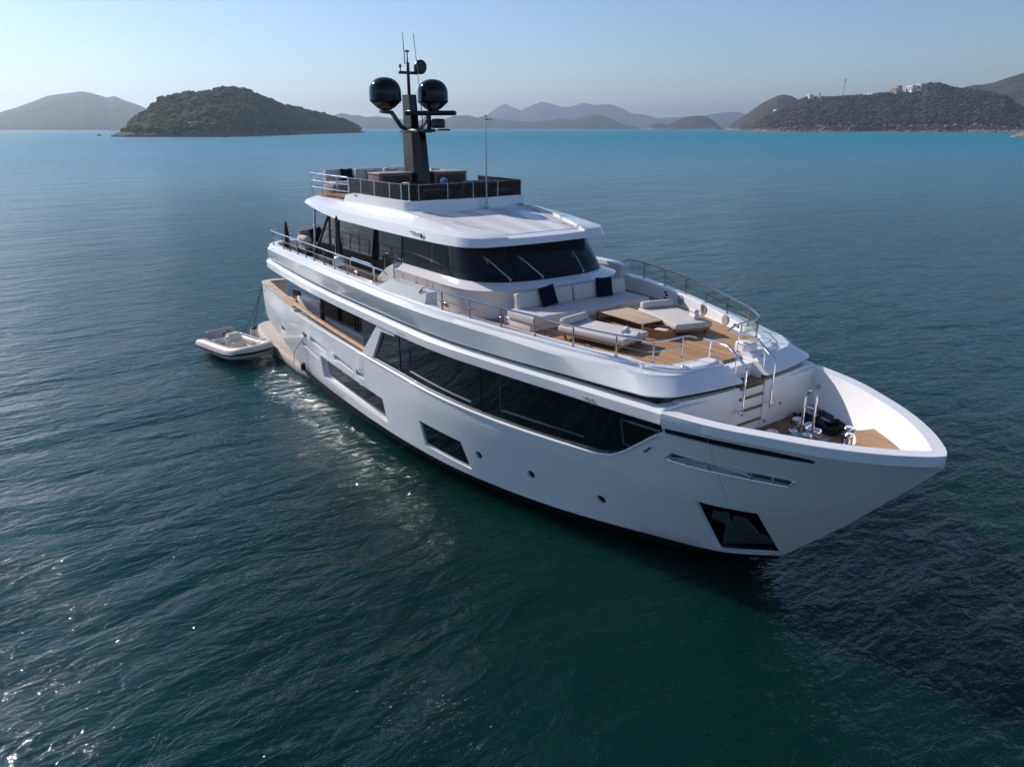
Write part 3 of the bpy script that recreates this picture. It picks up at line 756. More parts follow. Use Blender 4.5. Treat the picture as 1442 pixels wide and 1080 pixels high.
w.build('deckhouse_coaming', WHITE, YACHT, smooth=40)
# coaming's aft end ramps down to the side deck
for s in (-1, 1):
    e = M(); e.prism([(-13.52, 4.7), (-13.52, 5.735), (-14.0, 5.55), (-14.75, 5.12), (-14.9, 4.7)], 'y', s * 2.60, s * 3.0); e.build('coaming_end', WHITE, YACHT, smooth=0)
    lk = M()
    for x0, x1 in ((-11.30, -10.95), (-12.9, -12.0)):
        lk.box(x0, x0 + 0.012, s * 2.984, s * 2.992, 4.8, 5.5); lk.box(x1, x1 + 0.012, s * 2.984, s * 2.992, 4.8, 5.5)
    lk.build('locker_seams', GREYV, YACHT, smooth=0)
    hg = M()
    for x in (-11.95, -11.9): hg.cyl((x, s * 2.97, 5.2), (x, s * 3.02, 5.2), 0.03, n=8); hg.cyl((x, s * 2.97, 5.35), (x, s * 3.02, 5.35), 0.03, n=8)
    hg.cyl((-10.3, s * 2.96, 5.0), (-10.3, s * 3.01, 5.0), 0.03, n=8); hg.rbox((-10.35, s * 2.985, 4.98), (0.5, 0.02, 0.10), 0.005)
    hg.build('coaming_latch', STEELD, YACHT)
# wheelhouse glass: front screens and side panes
def pane_loft(i0, i1, inset=0.0):
    b = sym(H_glass); t = sym(H_top); i0_, i1_ = i0, i1
    return [(*b[i], 5.735) for i in range(i0_, i1_ + 1)], [(*t[i], 6.78) for i in range(i0_, i1_ + 1)]
N = len(sym(H_glass)); mid = N // 2
g = M(); g.loft([[(*p, 5.72) for p in sym(H_glass)], [(*p, 6.80) for p in sym(H_top)]], closed=False)
g.build('windscreen', WGLASS, YACHT, smooth=50)
def on_glass(i, t, off=0.012):
    a = np.array([*sym(H_glass)[i], 5.735]); c = np.array([*sym(H_top)[i], 6.78]); p = a + (c - a) * t
    n = np.array([p[0] + 11.0, p[1], 0.55]); n /= np.linalg.norm(n); return tuple(p + n * off)
# black bands round the panes and the pillars
fr = M()
fr.loft([[on_glass(i, 0.0, 0.006) for i in range(N)], [on_glass(i, 0.17, 0.006) for i in range(N)]], closed=False)
fr.loft([[on_glass(i, 0.86, 0.006) for i in range(N)], [on_glass(i, 1.0, 0.006) for i in range(N)]], closed=False)
for s in (-1, 1):
    for k, wdt in ((14, 1), (30, 2), (42, 1), (50, 1)):
        i = mid + s * k
        fr.loft([[on_glass(i, t, 0.009) for t in (0.1, 0.5, 0.95)], [on_glass(i + s * wdt, t, 0.009) for t in (0.1, 0.5, 0.95)]], closed=False)
fr.build('screen_pillars', BLACK, YACHT, smooth=50)
# inside: dash, bulkhead, ceiling, helm chairs
n = M(); n.rbox((-9.75, 0, 5.55), (1.1, 4.2, 0.5), 0.15); n.box(-15.0, -14.9, -2.5, 2.5, 4.76, 6.78); n.box(-15.0, -10.4, -2.45, 2.45, 4.765, 4.80)
n.build('wheelhouse_dash', mat('dash_leather', (0.03, 0.035, 0.045), 0.6), YACHT)
n = M()
for y in (-0.75, 0.75): n.rbox((-11.3, y, 5.35), (0.6, 0.6, 0.15), 0.05); n.rbox((-11.6, y, 5.85), (0.16, 0.56, 0.9), 0.06); n.cyl((-11.3, y, 4.8), (-11.3, y, 5.3), 0.08)
n.build('helm_chairs', mat('tan_leather', (0.20, 0.12, 0.07), 0.5), YACHT)
# wipers
for s in (-1, 1):
    for k0, k1 in ((6, 11), (17, 24)):
        wp = M(); i0 = mid + s * k0; i1 = mid + s * k1
        if s < 0: a = on_glass(i0, 0.06, 0.05); b2 = on_glass(i1, 0.60, 0.03)
        else: a = on_glass(i0 + 4, 0.06, 0.05); b2 = on_glass(i0 + 4, 0.55, 0.03)
        wp.tube([a, b2], 0.012, 6); wp.tube([(a[0], a[1] + 0.05, a[2]), b2], 0.010, 6); wp.cyl(a, (a[0] - 0.05, a[1], a[2] - 0.05), 0.035, n=8)
        d = Vector(b2) - Vector(a); c = Vector(b2); wp.tube([c - Vector((0.0, 0.10, 0.02)) + d * -0.2, c + d * 0.12], 0.008, 5)
        wp.build('wiper', STEEL, YACHT)
# aft saloon glazing of the upper deck, leaning forward at its aft edge
for s in (-1, 1):
    gl = M(); y0 = 2.64; y1 = 2.56
    gl.add([(-21.3, s * y0, 5.02), (-13.5, s * y0, 5.02), (-13.5, s * y1, 6.80), (-19.7, s * y1, 6.80)], [(0, 1, 2, 3)])
    gl.add([(-21.3, s * (y0 - 0.06), 5.02), (-13.5, s * (y0 - 0.06), 5.02), (-13.5, s * (y1 - 0.06), 6.80), (-19.7, s * (y1 - 0.06), 6.80)], [(0, 1, 2, 3)])
    gl.build('side_glazing', GLASS, YACHT, smooth=0, recalc=False)
    f = M(); f.tube([(-18.85, s * (y1 + 0.02), 6.8), (-18.95, s * (y0 + 0.02), 5.0)], 0.05, 4); f.tube([(-13.6, s * (y0 + .01), 5.7), (-13.6, s * (y1 + .01), 6.8)], 0.02, 4); f.tube([(-21.36, s * y0, 5.0), (-19.72, s * y1, 6.82)], 0.055, 6)
    f.build('glazing_frame', BLACKM, YACHT, smooth=0)
    pl = M(); pl.box(-21.4, -13.9, s * 2.55, s * 2.68, 4.76, 5.03); pl.build('glazing_plinth', BROWND, YACHT, smooth=0)
    M().box(-15.0, -14.0, s * 2.48, s * 2.52, 5.75, 6.35).build('interior_blind', mat('blind_cloth', (0.62, 0.52, 0.34), 0.8), YACHT, smooth=0) if s == 1 else None
m = M(); m.box(-19.2, -19.1, -2.5, 2.5, 4.77, 6.78); m.build('saloon_aft_doors', GLASS, YACHT, smooth=0)

# ------------------------------------------------------------------ roof
RY = pchip([-22.2, -21, -19, -16, -12, -10.5, -9.8], [2.75, 2.90, 2.98, 3.0, 2.98, 2.92, 2.80])
RZ = lin([-22.3, -20.5, -19.2, -18, -14, -10, -8.8], [7.18, 6.98, 6.84, 6.76, 6.72, 6.72, 6.74])       # lower edge
RZ2 = lin([-22.3, -20.5, -19, -16, -12, -10, -9.4, -8.8], [7.24, 7.16, 7.10, 7.04, 7.03, 7.0, 6.98, 6.95])
RZ3 = lin([-22.3, -21, -18, -14.5, -13, -11, -10, -9.0], [7.34, 7.36, 7.38, 7.40, 7.36, 7.20, 7.10, 6.99])       # shoulder
RZT = lin([-22.3, -21, -18, -14.5, -13, -11.5, -10, -9.0], [7.36, 7.38, 7.42, 7.47, 7.45, 7.31, 7.15, 7.02])  # crown
def rring(dy, zf, xa, xf, ra, rf, rfy, dx=0.045): return ring(lambda x: RY(x) - dy, zf, xa, xf, ra, rf, rfy, dx, ns=40)
rr = [rring(0.55, lambda x: RZ(x) + 0.0, -21.9, -9.15, 0.9, 0.9, 0.5), rring(0.03, lambda x: RZ(x), -22.2, -8.88, 1.0, 1.1, 0.75), rring(0.0, lambda x: RZ(x) + 0.02, -22.25, -8.85, 1.0, 1.1, 0.75),
      rring(0.10, RZ2, -22.3, -8.98, 1.0, 1.1, 0.75), rring(0.13, lambda x: RZ2(x) + 0.015, -22.28, -9.00, 1.0, 1.1, 0.75),
      rring(0.44, RZ3, -22.05, -9.16, 1.0, 1.1, 0.75), rring(0.52, lambda x: RZ3(x) + 0.02, -22.0, -9.22, 1.0, 1.1, 0.75), rring(1.0, RZT, -21.8, -9.5, 0.8, 1.1, 0.7)]
m = M(); m.loft(rr, True, True)
ROOF = m.build('roof', WHITE, YACHT, smooth=26)
# sunken centre of the roof with its alternating white and beige strips, sloping to the brow
def rz(x): return RZT(x)
pw = [(-9.0, 1.45), (-9.5, 1.55), (-11, 1.9), (-13.0, 2.25)]
cutm = M(); rg = []
for x in np.linspace(-12.95, -8.6, 12):
    hw = np.interp(x, [-13, -11, -9.5, -8.6], [2.25, 1.9, 1.55, 1.36]); z = rz(x) - 0.085
    rg.append([(x, -hw, z), (x, hw, z), (x, hw + 0.02, z + 0.6), (x, -hw - 0.02, z + 0.6)])
cutm.loft(rg, True, True); cut(ROOF, [cutm], 26)
for k in range(-3, 4):
    st = M(); rg = []
    for x in np.linspace(-12.85, -9.42, 8):
        hw = np.interp(x, [-13, -11, -9.5], [2.2, 1.85, 1.5]); w_ = 2 * hw / 7
        y0 = k * w_ - w_ * 0.49; y1 = k * w_ + w_ * 0.49; z = rz(x) - 0.085
        rg.append([(x, y0, z - 0.02), (x, y1, z - 0.02), (x, y1, z + 0.012), (x, y0, z + 0.012)])
    st.loft(rg, True, True); st.build('roof_panel', PALE if k % 2 else WHITE2, YACHT, smooth=0)
m = M(); m.tube([(x, y, rz(x) - 0.05) for x, y in ((-9.3, 1.30), (-11, 1.62), (-12.9, 1.95))], 0.012, 5); m.build('roof_gutter', GREYV, YACHT)
# navigation light niche and the starboard green light
for s in (-1, 1):
    m = M(); m.rbox((-11.9, s * (RY(-11.9) - 0.0), 6.93), (0.75, 0.05, 0.03), 0.01); m.rbox((-11.55, s * (RY(-11.6) + 0.01), 6.86), (0.03, 0.05, 0.13), 0.01); m.build('roof_recess_edge', BLACKM, YACHT)
m = M(); m.rbox((-17.35, -2.46, 7.66), (0.22, 0.03, 0.05), 0.012); m.build('green_light', mat('green_lens', (0.02, 0.30, 0.16), 0.2), YACHT)
# posts holding the roof overhang
for s in (-1, 1):
    M().cyl((-20.55, s * 3.0, 4.75), (-20.45, s * 2.85, 7.05), 0.045, n=10).build('roof_post', STEELD, YACHT)

# ------------------------------------------------------------------ flybridge
FZ = 7.46
fc = M()
def fring(off, z, xa=-18.25): 
    P = [(xa, 2.44 - off), (-17.5, 2.44 - off), (-15.5, 2.44 - off), (-13.75, 2.42 - off), (-13.52 - off * .2, 2.36 - off), (-13.40 - off, 2.22 - off * 1.6), (-13.28 - off, 1.1), (-13.24 - off, 0)]
    return [(x, -y, z if not callable(z) else z(x)) for x, y in P] + [(x, y, z if not callable(z) else z(x)) for x, y in P[::-1][1:]]
fc.loft([fring(-0.05, 7.25, -18.5), fring(0.0, lambda x: 7.71 if x > -18.1 else 7.62, -18.25), fring(0.05, lambda x: 7.73 if x > -18.1 else 7.64, -18.2), fring(0.16, lambda x: 7.72 if x > -18.1 else 7.6, -18.15), fring(0.19, 7.3, -18.1)], closed=False)
fc.build('flybridge_coaming', WHITE, YACHT, smooth=28)
fp = [(-13.5, -2.15), (-13.5, 2.15), (-21.6, 2.35), (-21.6, -2.35)]
M().prism(fp, 'z', FZ - 0.02, FZ + 0.012).build('flybridge_deck', TEAK, YACHT, smooth=0)
# tinted wind screens between steel posts
wsP = [(-18.05, -2.37), (-17.0, -2.37), (-15.9, -2.37), (-14.75, -2.36), (-13.95, -2.34), (-13.55, -2.26), (-13.36, -2.02), (-13.30, -0.95), (-13.28, 0.05), (-13.30, 1.08), (-13.40, 2.16)]
wsP2 = [(-13.40, 2.16), (-13.75, 2.34), (-15.0, 2.36), (-16.5, 2.37)]
WS = thing('windscreen_rail', '', '', (0, 0, 0)); bpy.data.objects.remove(WS)
scr = M(); scr.tube([(x, y, 8.235) for x, y in wsP + wsP2[1:]], 0.010, 5); SCR = scr.build('fly_screen_rail', STEELD, YACHT)
for L in (wsP, wsP2):
    for a, b2 in zip(L[:-1], L[1:]):
        p = M(); d = Vector((b2[0] - a[0], b2[1] - a[1], 0)).normalized(); n_ = Vector((d.y, -d.x, 0)) * 0.006
        A = Vector((*a, 0)) + d * 0.01; B = Vector((*b2, 0)) - d * 0.01
        V = [A + n_ + Vector((0, 0, 7.72)), B + n_ + Vector((0, 0, 7.72)), B + n_ + Vector((0, 0, 8.23)), A + n_ + Vector((0, 0, 8.23))]
        p.add(V, [(0, 1, 2, 3)]); p.build('tinted_panel', TINT, SCR, smooth=0, recalc=False)
for x, y in wsP + wsP2[1:]:
    M().tube([(x, y, 7.70), (x, y, 8.25)], 0.024, 6).build('screen_post', STEEL if y < 0 and x < -13.4 else STEELD, SCR)
# open steel rails further aft
P = [(-18.15, -2.37, FZ), (-19.1, -2.40, FZ - .02), (-20.6, -2.42, FZ - .04), (-21.75, -2.40, FZ - .05)]
P2 = P + [(-22.0, -2.2, 7.4), (-22.05, -1.2, 7.4), (-22.05, 0.0, 7.4), (-22.05, 1.2, 7.4), (-22.0, 2.2, 7.4), (-21.75, 2.40, 7.4), (-19.8, 2.40, 7.42), (-18.15, 2.37, FZ)]
fr_ = M(); fr_.tube([(x, y, 8.25) for x, y, z in P2], 0.028, 8); fr_.tube([(x, y, 7.98) for x, y, z in P2], 0.018, 6); fr_.tube([(x, y, 7.72) for x, y, z in P2], 0.018, 6)
FR = fr_.build('fly_aft_rail', STEEL, YACHT)
for x, y, z in P2[:4] + P2[4:]:
    M().cyl((x, y, z - 0.02), (x, y, 8.25), 0.026, n=8).build('rail_post', STEEL, FR)
# bar cabinets either side of the mast
for y0, y1, xx in ((-1.75, -0.42, -17.2), (0.42, 1.85, -17.0)):
    cb = M(); cb.rbox((xx, (y0 + y1) / 2, 7.93), (0.95, y1 - y0, 0.92), 0.02); cb.rbox((xx, (y0 + y1) / 2, 8.41), (1.0, y1 - y0 + 0.05, 0.045), 0.012, mi=1)
    cb.box(xx + 0.48, xx + 0.485, y0 + 0.12, y1 - 0.12, 7.6, 8.32, mi=2)
    cb.build('bar_cabinet', [BROWN, mat('stone_worktop', (0.33, 0.26, 0.20), 0.4, noise=0.1), BROWND], YACHT)
# radar mast
mm = M()
def mring(x0, x1, hw, z, c=0.35):
    L = x1 - x0; return [(x0, -hw * .6, z), (x0 + L * .12, -hw, z), (x0 + L * .7, -hw, z), (x1 - 0.03, -hw * .45, z), (x1, 0, z), (x1 - 0.03, hw * .45, z), (x0 + L * .7, hw, z), (x0 + L * .12, hw, z), (x0, hw * .6, z)]
mm.loft([mring(-17.5, -16.22, 0.36, 7.4), mring(-17.62, -16.38, 0.33, 8.5), mring(-17.72, -16.52, 0.29, 9.75), mring(-17.74, -16.55, 0.28, 9.82)], True, True)
MAST = mm.build('radar_mast', BLACK, YACHT, smooth=25)
sp = M(); sp.loft([[(-17.76 + dx, y, z) for dx, y in ((0, -0.05), (0, 0.05), (0.03, 0.05), (0.03, -0.05))] for z, dx0 in ((7.5, 0.2), (9.75, 0.0))], True, True)
cr = M(); cr.rbox((-17.05, 0, 9.88), (1.5, 0.62, 0.12), 0.04); cr.rbox((-16.55, 0.0, 9.90), (1.1, 0.5, 0.10), 0.04); cr.build('mast_platform', BLACKM, MAST)
up = M(); up.loft([[(-17.72, -0.16, z) , (-17.72, 0.16, z), (-17.72 + w_, 0.16, z), (-17.72 + w_, -0.16, z)] for z, w_ in ((9.85, 0.62), (11.15, 0.50))], True, True)
up.cyl((-17.47, 0, 11.1), (-17.47, 0, 12.25), 0.065, 0.055, 10); up.build('mast_column', BLACK, MAST)
for s in (-1, 1):
    ar = M()
    if s < 0: P = [(-17.35, -0.2, 9.88), (-17.38, -0.45, 10.05), (-17.42, -0.78, 10.52), (-17.45, -1.2, 10.56)]
    else: P = [(-17.35, 0.2, 9.88), (-17.38, 0.45, 10.05), (-17.42, 0.78, 10.52), (-17.45, 1.2, 10.56)]
    rg = [[(x - 0.12, y, z - 0.06), (x + 0.12, y, z - 0.06), (x + 0.12, y, z + 0.06), (x - 0.12, y, z + 0.06)] for x, y, z in P]
    ar.loft(rg, True, True); ar.build('dome_arm', BLACK, MAST, smooth=20)
    dm = M(); dm.lathe((-17.45, s * 0.99, 10.60), [(0.0, 0.0), (0.20, 0.0), (0.22, 0.04), (0.30, 0.07), (0.565, 0.30), (0.585, 0.34), (0.585, 0.36), (0.578, 0.37), (0.578, 0.62)]
        + [(0.578 * math.cos(a) ** 0.85, 0.62 + 0.50 * math.sin(a)) for a in np.linspace(0.08, PI / 2 - 0.01, 12)], 40)
    dm.build('satellite_dome', BLACK, MAST, smooth=40)
ra = M(); ra.rbox((-16.55, 0.35, 10.50), (0.24, 2.0, 0.17), 0.07, 3, rot=(0, 0, R(-52))); ra.cyl((-16.6, 0.3, 9.9), (-16.6, 0.3, 10.42), 0.09, n=12); ra.build('radar_scanner', BLACK, MAST)
d2 = M(); d2.lathe((-16.35, 0.55, 9.98), [(0, 0), (0.22, 0), (0.26, 0.06), (0.26, 0.24), (0.22, 0.32), (0, 0.34)], 20); d2.rbox((-16.2, 0.45, 9.92), (0.9, 0.5, 0.06), 0.02); d2.build('small_radar', BLACKM, MAST)
ya = M(); ya.rbox((-17.45, 0.0, 11.90), (0.09, 0.80, 0.10), 0.02); ya.cyl((-17.45, -0.33, 11.9), (-17.45, -0.33, 12.06), 0.02, n=8); ya.lathe((-17.45, -0.33, 12.06), [(0, 0), (0.045, 0), (0.045, 0.08), (0.02, 0.13), (0, 0.13)], 10)
ya.cyl((-17.45, 0.26, 11.9), (-17.45, 0.26, 12.15), 0.03, n=8); ya.cyl((-17.50, 0, 12.2), (-17.50, 0, 12.62), 0.03, 0.02, n=8); ya.lathe((-17.50, 0, 12.6), [(0, 0), (0.08, 0), (0.08, 0.06), (0, 0.07)], 10)
ya.build('mast_yard', BLACKM, MAST)
hn = M(); hn.tube([(-17.40, 0.42, 12.12), (-17.32, 0.42, 12.11), (-17.27, 0.42, 12.10)], [0.10, 0.25, 0.25], 24); hn.tube([(-17.27, 0.42, 12.1), (-17.22, 0.42, 12.1)], [0.25, 0.18], 24); hn.build('flood_lamp', BLACKM, MAST)
for p in ([(-17.55, -0.08, 12.2), (-17.60, -0.10, 13.25)], [(-16.95, 0.25, 9.95), (-17.06, 0.20, 11.6), (-17.16, 0.10, 13.2)]):
    M().tube(p, [0.022] + [0.012] * (len(p) - 1), 6).build('whip_antenna', GREYV, MAST)
# anchor-light staff on the roof
st = M(); st.cyl((-13.02, 0.42, 7.35), (-13.02, 0.42, 10.30), 0.032, 0.026, 10); st.lathe((-13.02, 0.42, 7.38), [(0, 0), (0.12, 0), (0.10, 0.05), (0.05, 0.06), (0.05, 0.18), (0, 0.2)], 14)
st.lathe((-13.02, 0.42, 10.24), [(0, 0), (0.05, 0), (0.06, 0.10), (0.04, 0.15), (0, 0.16)], 12); st.rbox((-12.95, 0.52, 10.26), (0.08, 0.16, 0.06), 0.01)
st.build('light_staff', STEELD, YACHT)

# ------------------------------------------------------------------ bow deck hardware
for x, y, hgt, rad in ((-0.62, 0.95, 0.30, 0.13), (-0.10, 0.55, 0.18, 0.11)):
    c = M(); c.lathe((x, y, BOWZ), [(0, 0), (rad * 1.5, 0), (rad * 1.5, 0.04), (rad, 0.07), (rad * 0.8, hgt * 0.55), (rad * 0.95, hgt), (rad * 1.05, hgt + 0.03), (rad * 0.9, hgt + 0.06), (0, hgt + 0.07)], 24); c.build('capstan', STEEL, YACHT)
c = M(); c.lathe((-0.9, 0.40, BOWZ), [(0, 0), (0.16, 0), (0.16, 0.05), (0.12, 0.08), (0, 0.09)], 24); c.build('deck_hatch_cap', STEEL, YACHT)
wl_ = M(); wl_.rbox((-0.25, 0.95, BOWZ + 0.16), (0.50, 0.20, 0.22), 0.07); wl_.cyl((-0.40, 0.78, BOWZ + 0.18), (-0.40, 1.12, BOWZ + 0.18), 0.13, n=18); wl_.build('windlass', STEEL, YACHT)
pl = M(); pl.box(-0.62, 0.10, 0.55, 1.35, BOWZ + 0.004, BOWZ + 0.012); pl.build('windlass_plate', mat('brushed_plate', (0.55, 0.53, 0.50), 0.4, metal=0.6), YACHT, smooth=0)
for bx, by in ((0.38, 1.42), (0.62, 1.05), (0.38, -1.35)):
    q = M(); q.lathe((bx, by, BOWZ), [(0, 0), (0.10, 0), (0.10, 0.03), (0.055, 0.06), (0.05, 0.24), (0.10, 0.30), (0.105, 0.34), (0.08, 0.37), (0, 0.38)], 20); q.build('bollard', STEEL, YACHT)
M().rbox((0.48, 1.25, BOWZ + 0.02), (0.55, 0.18, 0.04), 0.015, rot=(0, 0, R(-55))).build('bollard_base', STEEL, YACHT)
hp = M(); q = [(-0.42, 0.80, BOWZ), (-0.42, 0.80, 4.06)] + [(-0.28 - 0.14 * math.cos(a), 0.80, 4.10 + 0.20 * math.sin(a)) for a in np.linspace(0.2, PI - 0.2, 10)] + [(-0.14, 0.80, 4.06), (-0.14, 0.80, BOWZ)]
hp.tube(q, 0.032, 10); hp.tube([(-0.42, 0.8, 3.90), (-0.14, 0.8, 3.90)], 0.024, 8); hp.build('bow_ladder_hoop', STEEL, YACHT)
# inboard face of the port fairlead
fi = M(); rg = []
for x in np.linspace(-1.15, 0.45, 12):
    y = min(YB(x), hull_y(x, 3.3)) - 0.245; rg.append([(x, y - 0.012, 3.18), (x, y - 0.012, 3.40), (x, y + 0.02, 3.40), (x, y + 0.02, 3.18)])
fi.loft(rg, True, True); fi.build('fairlead_liner', mat('sea_lit_steel', (0.45, 0.55, 0.62), 0.2, metal=0.9), YACHT, smooth=0)  # blue reflection of the sea is painted into the steel colour
for x in (-0.75, -0.2):
    y = min(YB(x), hull_y(x, 3.3)) - 0.32; M().lathe((x, y, BOWZ), [(0, 0), (0.07, 0), (0.06, 0.05), (0.045, 0.10), (0.045, 0.26), (0.06, 0.30), (0, 0.31)], 14).build('roller_bollard', STEEL, YACHT)
sw_ = M(); sw_.lathe((0, 0, 0), [(0, 0), (0.07, 0), (0.06, 0.03), (0, 0.04)], 16); sw_.move(Matrix.Translation((-1.12, 2.42, 3.85)) @ Matrix.Rotation(R(90), 4, 'X')); sw_.build('deck_lamp', STEELD, YACHT)

# ------------------------------------------------------------------ loose furniture and gear
def pillow_bm(w, h, t, n=10):
    m = M(); V = []; 
    for sgn in (1, -1):
        for i in range(n + 1):
            for j in range(n + 1):
                a = -1 + 2 * i / n; b = -1 + 2 * j / n
                th = t * 0.5 * ((1 - a ** 4) * (1 - b ** 4)) ** 0.6
                pin = 1 - 0.10 * (1 - abs(a * b)) * (abs(a) ** 3 + abs(b) ** 3) * 0.6
                V.append((sgn * th, a * w / 2 * pin, b * h / 2 * pin + h / 2))
    k = (n + 1) ** 2; F = []
    for s in (0, 1):
        for i in range(n):
            for j in range(n):
                q = [s * k + i * (n + 1) + j, s * k + (i + 1) * (n + 1) + j, s * k + (i + 1) * (n + 1) + j + 1, s * k + i * (n + 1) + j + 1]
                F.append(tuple(q if s == 0 else q[::-1]))
    return m.add(V, F)
def pillow(label, loc, rz, lean, mat_=NAVY, w=0.64, h=0.58, t=0.19, roll=0.0, group=None):
    m = pillow_bm(w, h, t); m.move(Matrix.Rotation(-lean, 4, 'Y') @ Matrix.Rotation(roll, 4, 'X'))
    o = m.build('throw_pillow', mat_, None, smooth=60); o.location = loc; o.rotation_euler = (0, 0, rz)
    return tag(o, label, 'pillow', group)
# foredeck sofa
T = thing('foredeck_sofa', 'long ivory sofa under the windscreen facing the bow', 'sofa', (-7.2, 0, UFZ))
b = M(); b.rbox((-7.45, -0.1, 4.86), (1.25, 4.5, 0.24), 0.03); b.build('base', WHITE2, T)
for y0, y1, x1 in ((-2.40, -0.82, -6.60), (-0.80, 0.55, -6.58), (0.57, 2.02, -6.66)):
    c = M(); c.rbox(((-7.85 + x1) / 2, (y0 + y1) / 2, 5.09), (x1 + 7.85, y1 - y0, 0.22), 0.05, 4); c.build('seat_cushion', FABRIC, T)
for y0, y1 in ((-2.16, -0.16), (-0.10, 1.95)):
    c = M(); c.rbox((-7.76, (y0 + y1) / 2, 5.40), (0.22, y1 - y0, 0.46), 0.05, 4, rot=(0, R(-10), 0)); c.build('back_cushion', FABRIC, T)
pillow('navy cushion nearer the handrail on the foredeck sofa', (-7.50, -1.10, 5.20), R(6), R(18), roll=R(6), group='navy cushions')
pillow('navy cushion at the far end of the foredeck sofa', (-7.50, 0.98, 5.20), R(-2), R(16), roll=R(-4), group='navy cushions')
# sun loungers
def lounger(label, loc, rz, group):
    t = thing('sun_lounger', label, 'sun lounger', loc, rz, group)
    f = M(); f.rbox((0, -0.50, 0.17), (1.95, 0.05, 0.07), 0.01); f.rbox((0, 0.50, 0.17), (1.95, 0.05, 0.07), 0.01); f.rbox((-0.95, 0, 0.17), (0.05, 1.0, 0.07), 0.01); f.rbox((0.95, 0, 0.17), (0.05, 1.0, 0.07), 0.01)
    for k in range(15): f.rbox((-0.9 + k * 0.128, 0, 0.19), (0.05, 1.05, 0.02), 0.005)
    f.build('frame', WOOD, t, world=False)
    for sx in (-1, 1):
        for sy in (-1, 1):
            l = M(); l.loft([[(sx * (0.80 + d) - 0.035, sy * 0.49 - 0.03, z), (sx * (0.80 + d) + 0.035, sy * 0.49 - 0.03, z), (sx * (0.80 + d) + 0.035, sy * 0.49 + 0.03, z), (sx * (0.80 + d) - 0.035, sy * 0.49 + 0.03, z)] for z, d in ((0.0, 0.0), (0.15, 0.08))], True, True)
            l.build('leg', WOOD, t, world=False, smooth=0)
    c = M(); c.rbox((0, 0, 0.285), (2.08, 1.13, 0.16), 0.05, 4); c.build('mattress', FABRIC, t, world=False)
    bl = M(); bl.tube([(-0.93, y, 0.46) for y in (-0.50, -0.485, -0.2, 0.2, 0.485, 0.50)], [0.08, 0.105, 0.112, 0.112, 0.105, 0.08], 20); bl.build('bolster', FABRIC, t, world=False, smooth=60)
    for y in (-0.26, 0.26):
        sb = M(); sb.tube([(-0.93, y - 0.012, 0.46), (-0.93, y + 0.012, 0.46)], 0.115, 20); sb.build('strap', TOWEL, bl_of(t), world=False)
    return t
def bl_of(t): return [c for c in t.children if c.name.startswith('bolster')][0]
L1 = lounger('ivory sun lounger along the near handrail, left of the coffee table', (-4.96, -1.42, UFZ + 0.012), R(12), 'foredeck sun loungers')
L2 = dup(L1, (-4.92, 1.18, UFZ + 0.012), R(-16), 'ivory sun lounger on the far side of the coffee table')
# towels
def towel(label, loc, rz, pts, group='rolled towels'):
    t = M()
    for x, z in pts: t.tube([(x, y, z) for y in (-0.20, -0.19, 0.19, 0.20)], [0.05, 0.072, 0.072, 0.05], 14)
    o = t.build('rolled_towel', TOWEL, None, smooth=50); o.location = loc; o.rotation_euler = (0, 0, rz); return tag(o, label, 'towel', group)
towel('rolled towel with a frayed edge lying on the near sun lounger', (-4.28, -1.28, UFZ + 0.37), R(35), [(0, 0.072)])
m = M(); m.rbox((0, 0, 0.03), (0.34, 0.48, 0.05), 0.02); o = m.build('folded_towel', TOWEL, None); o.location = (-4.06, -1.28, UFZ + 0.372); o.rotation_euler = (0, 0, R(35)); tag(o, 'flat folded towel beside the rolled one on the near lounger', 'towel', 'rolled towels')
towel('rolled towels stacked on the far sun lounger', (-4.32, 1.30, UFZ + 0.37), R(62), [(0, 0.072), (0.0, 0.215)])
# coffee table
T = thing('coffee_table', 'long pale wood coffee table between the two sun loungers', 'table', (-5.68, 0.31, UFZ + 0.012), R(-1))
c = M(); c.rbox((0, 0, 0.325), (1.88, 0.98, 0.035), 0.012); c.build('tabletop', PALEWOOD, T, world=False)
for sx in (-1, 1):
    for sy in (-1, 1): M().box(sx * 0.91 - 0.02, sx * 0.91 + 0.02, sy * 0.46 - 0.02, sy * 0.46 + 0.02, 0, 0.31).build('leg', STEELD, T, world=False, smooth=0)
c = M(); c.rbox((0, 0, 0.09), (1.78, 0.86, 0.03), 0.01); c.box(-0.89, 0.89, -0.47, -0.45, 0.285, 0.308); c.box(-0.89, 0.89, 0.45, 0.47, 0.285, 0.308); c.build('shelf', WOOD, T, world=False, smooth=0)
T = thing('serving_tray', 'deep honey wood tray holding a folded paper at the bow end of the coffee table', 'tray', (-4.45, 0.14, UFZ + 0.012), R(20))
c = M(); c.box(-0.34, 0.34, -0.24, 0.24, 0, 0.02)
for a in (-1, 1): c.box(-0.36, 0.36, a * 0.25 - 0.012, a * 0.25 + 0.012, 0, 0.25); c.box(a * 0.35 - 0.012, a * 0.35 + 0.012, -0.237, 0.237, 0, 0.25)
c.build('box', WOOD, T, world=False, smooth=0); c = M(); c.rbox((0.05, 0.0, 0.205), (0.34, 0.26, 0.012), 0.003); c.build('paper', TOWEL, T, world=False)
